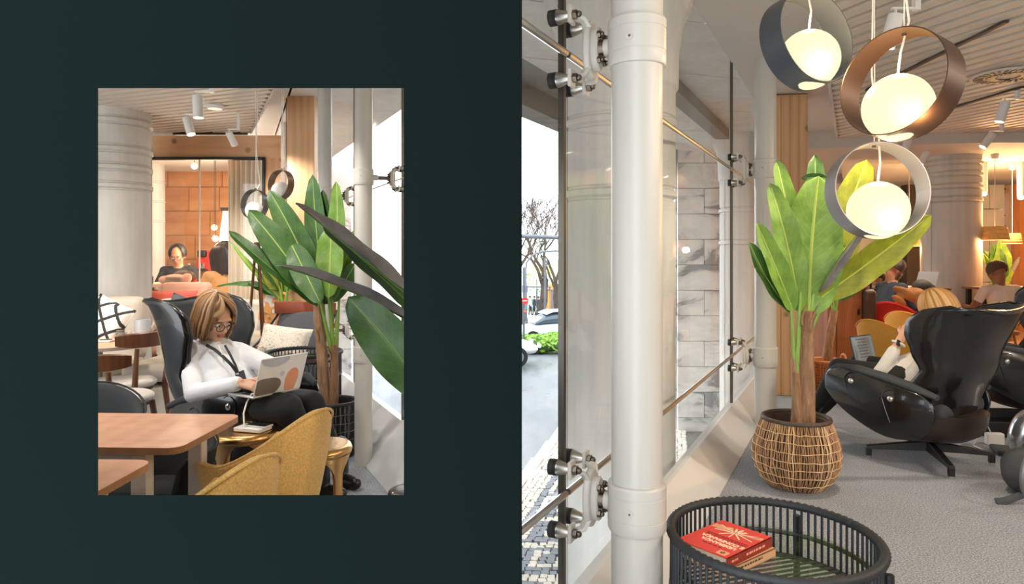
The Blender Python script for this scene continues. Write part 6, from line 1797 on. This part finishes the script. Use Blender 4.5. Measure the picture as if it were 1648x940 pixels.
def hand(B_, wrist, d, side, up, s, m, curl=.5, spread=.16):
    "d: direction wrist->fingers, side: towards the thumb, up: back of the hand"
    d, up = Vector(d).normalized(), Vector(up).normalized(); side = (Vector(side) - d * Vector(side).dot(d)).normalized(); up = side.cross(d) if side.cross(d).dot(up) > 0 else d.cross(side)
    w = Vector(wrist); k = s
    for y in (-.026, -.009, .009, .026): B_.c(w + d * .015 * k + side * y * .7 * k, w + d * .075 * k + side * y * k, .014 * k, .0125 * k, m)
    for j, (y, L) in enumerate(((.029, .068), (.0095, .076), (-.010, .070), (-.029, .055))):
        base = w + d * .08 * k + side * y * k; fd = (d + side * (y / .03) * spread).normalized(); pts = [base]; a = .15
        for seg in (.45, .32, .23):
            a += curl * .75; dd = fd * math.cos(a) - up * math.sin(a); pts.append(pts[-1] + dd * L * seg * k)
        B_.chain(pts, [.0092 * k, .0086 * k, .008 * k, .0066 * k], m)
    tb = w + d * .025 * k + side * .03 * k; t1 = tb + (d * .6 + side * .75 - up * .25).normalized() * .038 * k; t2 = t1 + (d * .9 + side * .25 - up * .3).normalized() * .03 * k
    B_.chain([tb, t1, t2], [.014 * k, .0105 * k, .008 * k], m)

# ---- the woman in the lounge wing chair ------------------------------------------------
t = thing('person', 'woman in a white hoodie and glasses typing on a laptop in the wing chair', 'person', (WC.x + .05, WC.y - .02, 0))
O = Vector(t.location); b = Body(O)
hc = at(346, 514, 4.06); hf = Vector((.80, -.46, -.38)); nk = at(336, 562, 4.12)
P_, hm = head(b, hc, hf, 1.04, 0, 4, nk)
sn, sf = at(309, 580, 3.99), at(384, 567, 4.24); pel = at(382, 648, 4.05); mid = (sn + sf) / 2
b.c(sn.lerp(sf, .12), sf.lerp(sn, .12), .078, .075, 1)
b.chain([mid + Vector((.0, 0, -.01)), at(352, 605, 4.11), pel], [.135, .155, .165], 1); b.c(at(326, 595, 4.05), at(374, 645, 3.98), .115, .12, 1); b.c(at(374, 585, 4.2), at(394, 645, 4.08), .105, .11, 1); b.c(at(345, 585, 4.02), at(378, 640, 3.95), .10, .115, 1)
for k in range(9):          # hood
    a0, a1 = R(-150 + k * 33), R(-150 + (k + 1) * 33); q = lambda a: nk + Vector((.10 * math.cos(a) + .015, .10 * math.sin(a), -.008 - .035 * math.cos(a)))
    b.c(q(a0), q(a1), .042, .042, 1)
b.e(nk + Vector((-.09, .05, -.05)), (.08, .09, .08), None, 1)
en, wn = at(313, 634, 3.86), at(386, 616, 3.70)
b.chain([sn, en, at(380, 618, 3.71)], [.068, .056, .042], 1); b.c(at(382, 617, 3.71), wn, .03, .026, 0)
ef, wf = at(446, 594, 4.06), at(424, 607, 3.86)
b.chain([sf, ef, at(428, 603, 3.89)], [.064, .055, .044], 1); b.c(at(427, 604, 3.885), wf, .03, .025, 0)
yd = Vector((.85, -.52, 0)).normalized()
hand(b, wn, Vector((.85, .0, -.22)), Vector((.2, .9, .3)), (0, 0, 1), 1.0, 0, .45)
hand(b, wf, Vector((-.1, -.5, -.45)), Vector((-.8, -.2, .2)), (.3, -.3, 1), 1.0, 0, .4)
kn, an = at(462, 657, 3.66), at(517, 780, 3.93); kf, af = at(500, 650, 3.95), at(548, 768, 4.14)
an.z = max(an.z, .09); af.z = max(af.z, .09)
b.chain([at(378, 655, 3.96), kn, an.lerp(kn, .45), an + Vector((0, 0, .12))], [.105, .082, .066, .05], 2); b.chain([at(398, 645, 4.14), kf, af.lerp(kf, .45), af + Vector((0, 0, .12))], [.105, .08, .064, .05], 2)
for a_, toe in ((an, fl(548, 806)), (af, fl(572, 789))):
    toe.z = .04; b.chain([a_ + Vector((0, 0, .16)), a_, Vector((a_.x, a_.y, .05))], [.052, .05, .042], 3); b.chain([Vector((a_.x, a_.y, .045)), toe], [.043, .036], 3)
b.build(t, [m_skin, m_hood, m_trou, m_boot, m_lip], .0062, 3)
m_h1, m_h2, m_h3 = M('hair_blond', (150, 112, 76), .5, spec=.4), M('hair_brown', (104, 74, 50), .5, spec=.4), M('hair_light', (184, 148, 108), .5, spec=.4)
hair(t, P_, hm, 1.06, O, [m_h1, m_h2, m_h3], .135, 50, 64, 1.09, 3, -.025, .008, .0125, .012, True)
face_parts(t, P_, hm, 1.04, O, m_h2, M('glasses_frame', (34, 38, 44), .3))
m = MB()       # lanyard
ln = [at(333, 556, 3.93), at(346, 563, 3.87), at(360, 575, 3.835), at(373, 588, 3.825), at(381, 599, 3.82)]
m.tube([p - O for p in ln], .011, 6, flat=(.8, .8)); ln2 = [at(362, 556, 3.90), at(371, 572, 3.86), at(379, 588, 3.83), at(383, 599, 3.82)]; m.tube([p - O for p in ln2], .007, 6)
ly = m.build('lanyard', m_black, t); B(at(388, 608, 3.81) - O, (.05, .012, .07), (R(-20), R(-25), 0)).build('badge', m_black, ly, smooth=False); B(at(382, 600, 3.815) - O, (.022, .012, .016)).build('clip', m_chrome, ly, smooth=False)
for a in (-.02,): MB().tube([p - O for p in (at(352, 556, 3.9), at(357, 568, 3.84), at(360, 584, 3.835))], .003, 5).build('drawstring', m_white, t)
MB().tube([wf + (Vector((0, .012, .012)) * 0) + Matrix.Rotation(0, 3, 'Z') @ Vector((.034 * math.cos(a), .022 * math.sin(a), .026 * math.sin(a))) - O for a in [2 * PI * k / 16 for k in range(16)]], .005, 6, closed=True).build('bracelet', m_chrome, t)
# laptop on her lap
hg = at(446, 633, 3.72); org = hg - yd * .215; rzL = math.atan2(-.85, -.52)
m_lidw = M('lid_white', (240, 238, 236), .4)
tl, lid, sc, c_, m3_, nf_ = laptop((org.x, org.y, hg.z - .006), rzL, 'white laptop with coloured blobs on the lid on the lap of the woman', m_silv, m_lidw, .31, .215, 108)
def lid_blob(cx_, cy_, rx, ry, rot, mat, name):
    m = MB(); n = 28; q = []
    for k in range(n):
        a = 2 * PI * k / n; r_ = 1 + .10 * math.sin(2 * a + rx * 90) + .06 * math.sin(3 * a)
        x = cx_ + rx * r_ * math.cos(a); z = cy_ + ry * r_ * math.sin(a); x = max(-.152, min(.152, x)); z = max(-.104, min(.104, z)); q.append(c_ - nf_ * .0042 + m3_ @ Vector((x, 0, z)))
    m.add(q, [tuple(range(n))]); m.build(name, mat, lid, smooth=False)
lid_blob(.085, -.062, .085, .062, 0, M('blob_brown', (128, 116, 104), .6), 'brown_patch'); lid_blob(-.075, -.05, .048, .075, 0, M('blob_orange', (240, 166, 128), .6), 'orange_patch'); lid_blob(.06, .09, .085, .04, 0, M('blob_grey', (196, 202, 214), .6), 'grey_patch'); lid_blob(-.004, .004, .014, .017, 0, M('blob_mark', (206, 210, 220), .4), 'lid_mark')
cb = [at(418, 633, 3.66), at(405, 634, 3.62), at(397, 648, 3.63), at(392, 665, 3.54), Vector((px(393, 3.5), 3.50, .51)), Vector((px(397, 3.5), 3.51, .506))]
sm_ = []
for i in range(len(cb) - 1):
    for q in range(4): sm_.append(cb[i].lerp(cb[i + 1], q / 4))
tag(MB().tube(sm_, .0045, 6).build('charging_cable', m_white), 'white charging cable hanging from the laptop to the gold stool', 'cable')

# ---- the woman in the cafe wing chair --------------------------------------------------
t = thing('person', 'blonde woman with a smart watch hidden in the black wing chair', 'person', (2.8, 4.7, 0)); O = Vector(t.location); b = Body(O)
hc = at(1508, 505, 4.75); hf = Vector((-.62, .70, -.3)); nk = at(1512, 545, 4.72)
P_, hm = head(b, hc, hf, 1.05, 0, 4, nk)
s1, s2 = at(1494, 580, 4.58), at(1545, 575, 4.9); pel = Vector((2.72, 4.78, .53))
b.c(s1, s2, .075, .075, 1); b.chain([(s1 + s2) / 2, ((s1 + s2) / 2).lerp(pel, .5), pel], [.12, .135, .15], 1)
el, wr = at(1412, 612, 4.74), at(1443, 557, 4.74)
b.chain([s1, at(1465, 615, 4.66), el, at(1438, 566, 4.74)], [.07, .068, .058, .042], 1); b.c(at(1439, 564, 4.74), wr, .032, .028, 0); b.c(wr, at(1454, 538, 4.74), .028, .028, 0)
hand(b, at(1452, 541, 4.74), Vector((.4, .1, .6)), Vector((-.3, .8, .1)), Vector((-.8, .0, .5)), 1.0, 0, .5)
b.chain([s2, at(1520, 620, 5.15), at(1450, 596, 5.25)], [.065, .055, .04], 1); hand(b, at(1446, 595, 5.25), Vector((-.8, .3, -.1)), Vector((0, -1, .2)), (0, 0, 1), 1.0, 0, .4)
for hp, k_, a_, toe in ((Vector((2.66, 4.72, .54)), Vector((2.42, 5.05, .56)), Vector((2.36, 5.32, .20)), Vector((2.30, 5.42, .20))), (Vector((2.86, 4.86, .54)), Vector((2.66, 5.24, .56)), Vector((2.45, 5.5, .10)), Vector((2.36, 5.62, .04)))):
    b.chain([hp, k_, a_.lerp(k_, .4), a_ + (k_ - a_) * .2], [.1, .078, .06, .05], 2); b.chain([a_ + (k_ - a_) * .2, a_, toe], [.045, .042, .036], 3)
b.build(t, [m_skin, M('sweater_white', (220, 217, 210), .9, bump=.25, bs=16, bd=.03), m_trou, m_boot, m_lip], .0075, 3)
hair(t, P_, hm, 1.08, O, [M('hair_gold', (214, 162, 96), .45), M('hair_gold2', (186, 132, 74), .45), M('hair_gold3', (232, 190, 130), .45)], .15, 45, 60, 1.1, 8, .02, .008, .0125, .012)
wd = at(1446, 552, 4.70); m = MB().box((0, 0, 0), (.034, .012, .04)); o = m.build('watch_face', m_black, t, bevel=.004); o.location = wd - O; o.rotation_euler = (R(-10), R(30), R(25))
MB().tube([at(1446, 553, 4.738) - O + Vector((.034 * math.cos(a), .036 * math.sin(a), -.018 * math.cos(a))) for a in [2 * PI * k / 18 for k in range(18)]], .009, 6, closed=True).build('watch_strap', m_white, t)
hg = at(1394, 585, 5.12); yd2 = Vector((-.55, .835, 0)).normalized()
scr = NT('mail_screen'); _co = scr.coords((1, 1, 1)); scr.b.inputs['Base Color'].default_value = lin((120, 128, 134)); scr.b.inputs['Roughness'].default_value = .25; scr.b.inputs['Emission Color'].default_value = lin((130, 138, 144)); scr.b.inputs['Emission Strength'].default_value = .25
m_dgrey = M('laptop_grey', (96, 98, 100), .4, metal=.5)
tl, lid, sc, c_, m3_, nf_ = laptop((hg.x - yd2.x * .2, hg.y - yd2.y * .2, hg.z), math.atan2(-yd2.x, yd2.y), 'dark grey laptop showing a mail list on the lap of the blonde woman', m_dgrey, M('bezel', (26, 27, 29), .3), .29, .2, 104, scr.m, 0)
for k in range(7): B(c_ + nf_ * .0052 + m3_ @ Vector((-.01 + .03 * (k % 2) * .3, 0, .07 - .022 * k)), (.13, .0006, .005), m3_).build('text_line', M('screen_line', (76, 84, 90), .4), sc, smooth=False)
B(c_ + nf_ * .005 + m3_ @ Vector((-.11, 0, 0)), (.04, .0006, .17), m3_).build('side_menu', M('screen_menu', (150, 158, 164), .4), sc, smooth=False)
B(c_ + nf_ * .005 + m3_ @ Vector((.02, 0, .0)), (.16, .0004, .165), m3_).build('message_pane', M('screen_pane', (138, 146, 152), .4), sc, smooth=False)

# ---- background people ------------------------------------------------------------------
def seated(label, hpx, Y, face, top, hairm, skin, sh=(.19, .26), arms=None, legs=True, hlen=0, bot=None, glasses=None, seat=.5, hs=1.0, lean=.0, beard=False, voxel=.012, hvol=1.04, face_on=True, fringe=False):
    hc = at(hpx[0], hpx[1], Y); f = Vector(face).normalized(); fh = Vector((f.x, f.y, 0)).normalized(); l = Vector((0, 0, 1)).cross(fh)
    base = Vector((hc.x - fh.x * lean, hc.y - fh.y * lean, 0)); t = thing('person', label, 'person', base); b = Body(base)
    nk = hc + Vector((-fh.x * .03, -fh.y * .03, -.15)); P, m = head(b, hc, f, hs, 0, 3 if face_on else None, nk)
    pel = Vector((base.x - fh.x * .02, base.y - fh.y * .02, seat + .08)); sc_ = nk + Vector((0, 0, -.06)) - fh * .02
    L_, R_ = sc_ + l * sh[0], sc_ - l * sh[0]; b.c(L_, R_, .068, .068, 1); b.chain([sc_ + Vector((0, 0, -.06)), sc_.lerp(pel, .5), pel], [.12, .13, .14], 1)
    for s_ in (1, -1): b.c(sc_ + l * s_ * .08 + Vector((0, 0, -.04)), pel + l * s_ * .06, .1, .11, 1)
    for s_, sp in ((1, L_), (-1, R_)):
        el = sp + l * s_ * .09 + fh * .10 + Vector((0, 0, -.25)); wr = el + fh * .24 - l * s_ * .10 + Vector((0, 0, .02))
        if arms and arms.get(s_): el, wr = arms[s_]
        sl = arms and arms.get('short'); b.chain([sp, sp.lerp(el, .55), el, wr], [.062, .055, .048, .032], [1, 0 if sl else 1, 0 if sl else 1]); hand(b, wr, (wr - el), fh.cross(Vector((0, 0, 1))) * -s_ + Vector((0, 0, .3)), (0, 0, 1), 1.0, 0, .5)
    if legs:
        for s_ in (1, -1):
            kn = pel + fh * .42 + l * s_ * .12 + Vector((0, 0, -.02)); an = kn + fh * .02; an = Vector((an.x, an.y, max(.07, seat - .42))); b.chain([pel + l * s_ * .09, kn, an], [.1, .075, .05], 2); b.c(an, an + fh * .13 + Vector((0, 0, -.03)), .042, .035, 2)
    o = b.build(t, [skin, top, bot or m_trou, m_lip if face_on else skin], voxel, 2)
    hair(t, P, m, hs * 1.03, base, hairm, hlen, 58 if hlen else 62, 40, hvol, 5, .0, .01, .015, 0, fringe)
    if face_on: face_parts(t, P, m, hs, base, hairm[0], glasses)
    if beard:
        bm = MB(); 
        for y in range(-6, 7): a = R(y * 13); bm.tube([P(.066 * math.cos(a), .066 * math.sin(a), -.03) - base, P(.068 * math.cos(a), .058 * math.sin(a), -.09) - base], [.012, .010], 6)
        bm.build('beard', hairm[0], t)
    return t
m_navy = M('sweater_navy', (46, 58, 72), .9); m_hdk = M('hair_dark', (44, 32, 26), .5); m_hdk2 = M('hair_dark2', (30, 24, 22), .5); m_hbr = M('hair_chestnut', (86, 56, 36), .5)
seated('bearded man in a navy sweater working at a silver laptop', (1440, 436), 8.75, (.85, .15, -.55), m_navy, [m_hbr, m_hdk], m_skin2, seat=.50, beard=True, lean=.22, hs=1.12)
seated('dark haired woman in a rust red top sitting beyond the man in navy', (1410, 446), 10.2, (.3, .9, -.3), M('top_rust', (164, 62, 34), .9), [m_hdk, m_hdk2], m_skin2, seat=.5, hlen=.08, hvol=1.12, face_on=False, hs=1.1)
seated('man in a pale pink T-shirt seen from behind at the long table', (1605, 440), 8.72, (-.1, 1, -.6), M('tshirt_pale', (246, 228, 216), .9), [m_hbr, m_hbr], M('skin_deep', (156, 100, 70), .5), sh=(.21, .26), seat=.5, face_on=False, hs=1.1, lean=.10, arms={'short': True}, hvol=1.0)
seated('young man in a black hoodie and glasses behind the meeting table', (286, 412), 9.75, (.15, -.9, -.35), M('hoodie_black', (22, 26, 30), .9), [m_hdk2, m_hdk2], m_skin2, seat=.6, glasses=m_black, hs=1.15, lean=.05)
seated('woman with long dark hair in a peach sweater at the end of the meeting table', (352, 417), 8.45, (-.85, .45, -.25), M('sweater_peach', (250, 186, 124), .9), [m_hdk, m_hdk2], m_skin, seat=.55, hlen=.24, fringe=True, bot=M('trousers_white', (236, 228, 216), .8), hs=1.08, hvol=1.0, lean=.04, face_on=False)
seated('second dark haired woman behind the one in the peach sweater', (360, 408), 9.3, (-.8, -.3, -.2), M('top_white', (226, 220, 214), .9), [m_hdk2, m_hdk], m_skin, seat=.62, hlen=.24, hs=1.08, hvol=1.1, fringe=True)
# seats under the meeting room people
def bar_stool(loc, h, label):
    t = thing('bar_stool', label, 'stool', loc); MB().lathe([(.001, h), (.16, h), (.17, h - .02), (.15, h - .045), (.001, h - .045)], n=28).build('seat', m_legw, t)
    for k in range(4): a = R(45 + 90 * k); MB().cyl((.1 * math.cos(a), .1 * math.sin(a), h - .04), (.18 * math.cos(a), .18 * math.sin(a), 0), .014, n=8).build('leg', m_legw, t)
    MB().tube([(.15 * math.cos(a), .15 * math.sin(a), .2) for a in [2 * PI * k / 20 for k in range(20)]], .008, 6, closed=True).build('foot_ring', m_blackmetal, t)
def under(o_label, h, label):
    for o in bpy.data.objects:
        if o.get('label') == o_label: bar_stool((o.location.x, o.location.y, 0), h, label)
under('young man in a black hoodie and glasses behind the meeting table', .545, 'wooden stool under the man in the black hoodie')
under('woman with long dark hair in a peach sweater at the end of the meeting table', .495, 'wooden stool under the woman in the peach sweater')
under('second dark haired woman behind the one in the peach sweater', .565, 'wooden stool under the woman with the white top')
under('dark haired woman in a rust red top sitting beyond the man in navy', .445, 'wooden stool under the woman in the rust red top')
under('man in a pale pink T-shirt seen from behind at the long table', .445, 'wooden stool under the man in the pale T-shirt')
# pink bag with a brown furry coat on the meeting table
q = Vector((px(282, 8.72), 8.72, zt_))
t, o = blob('tote_bag', 'pink and tan bag standing on the meeting table in front of the man', 'bag', q, [((0, 0, .06), (.17, .09, .065), None), ((-.14, 0, .05), (.07, .07, .055), None), ((.15, 0, .07), (.06, .06, .075), (0, .3, 0))], M('bag_pink', (232, 178, 152), .8, var=.12, vs=8))
MB().box((0.02, -.085, .05), (.2, .03, .08)).build('flap', M('bag_tan', (156, 124, 96), .8), t, bevel=.012)
q2 = q + Vector((.02, .12, 0))
t, o = blob('fur_hat', 'brown furry hat behind the pink bag on the meeting table', 'hat', q2 + Vector((0, .05, 0)), [((0, 0, .10), (.14, .08, .07), None), ((-.05, 0, .05), (.12, .08, .05), None), ((.08, 0, .08), (.08, .07, .08), None)], M('fur_brown', (112, 82, 60), .9, var=.5, vs=14))

# ---- people by the bus shelter ------------------------------------------------------------
def walker(px_, Y, top, label, f=(1, 0, 0)):
    p = at(px_, 0, Y); base = Vector((p.x, Y, zg(Y) - .03)); t = thing('person', label, 'person', base); b = Body(base); f = Vector(f); l = Vector((0, 0, 1)).cross(f)
    U = lambda x, y, z: base + f * x + l * y + Vector((0, 0, z))
    head(b, U(.02, 0, 1.55), f, 1.0, 0, None, U(0, 0, 1.4)); b.c(U(0, -.16, 1.34), U(0, .16, 1.34), .07, .07, 1); b.chain([U(0, 0, 1.25), U(0, 0, .9)], [.14, .15], 1)
    for s_ in (1, -1): b.chain([U(0, s_ * .2, 1.33), U(-.02, s_ * .25, 1.05), U(.06, s_ * .24, .82)], [.06, .05, .04], 1); b.chain([U(0, s_ * .09, .88), U(.04 + s_ * .06, s_ * .1, .48), U(s_ * .12, s_ * .1, .06)], [.1, .07, .05], 2); b.c(U(s_ * .12, s_ * .1, .045), U(s_ * .12 + .14, s_ * .1, .035), .045, .035, 2)
    b.build(t, [m_skin2, top, m_trou], .035, 2); hm_ = MB(); hm_.ell(U(-.005, 0, 1.59) - base, (.11, .09, .09), 12, 8); hm_.build('hair', m_hdk, t)
walker(853, 60, M('coat_pale', (196, 192, 186), .9), 'pedestrian in a pale coat beside the bus shelter')
walker(860, 59, M('coat_black', (36, 38, 42), .9), 'pedestrian in a black coat waiting at the bus shelter', (-1, 0, 0))
walker(866.5, 57, M('coat_navy', (40, 46, 58), .9), 'pedestrian in dark blue in front of the orange advert', (1, 0, 0))
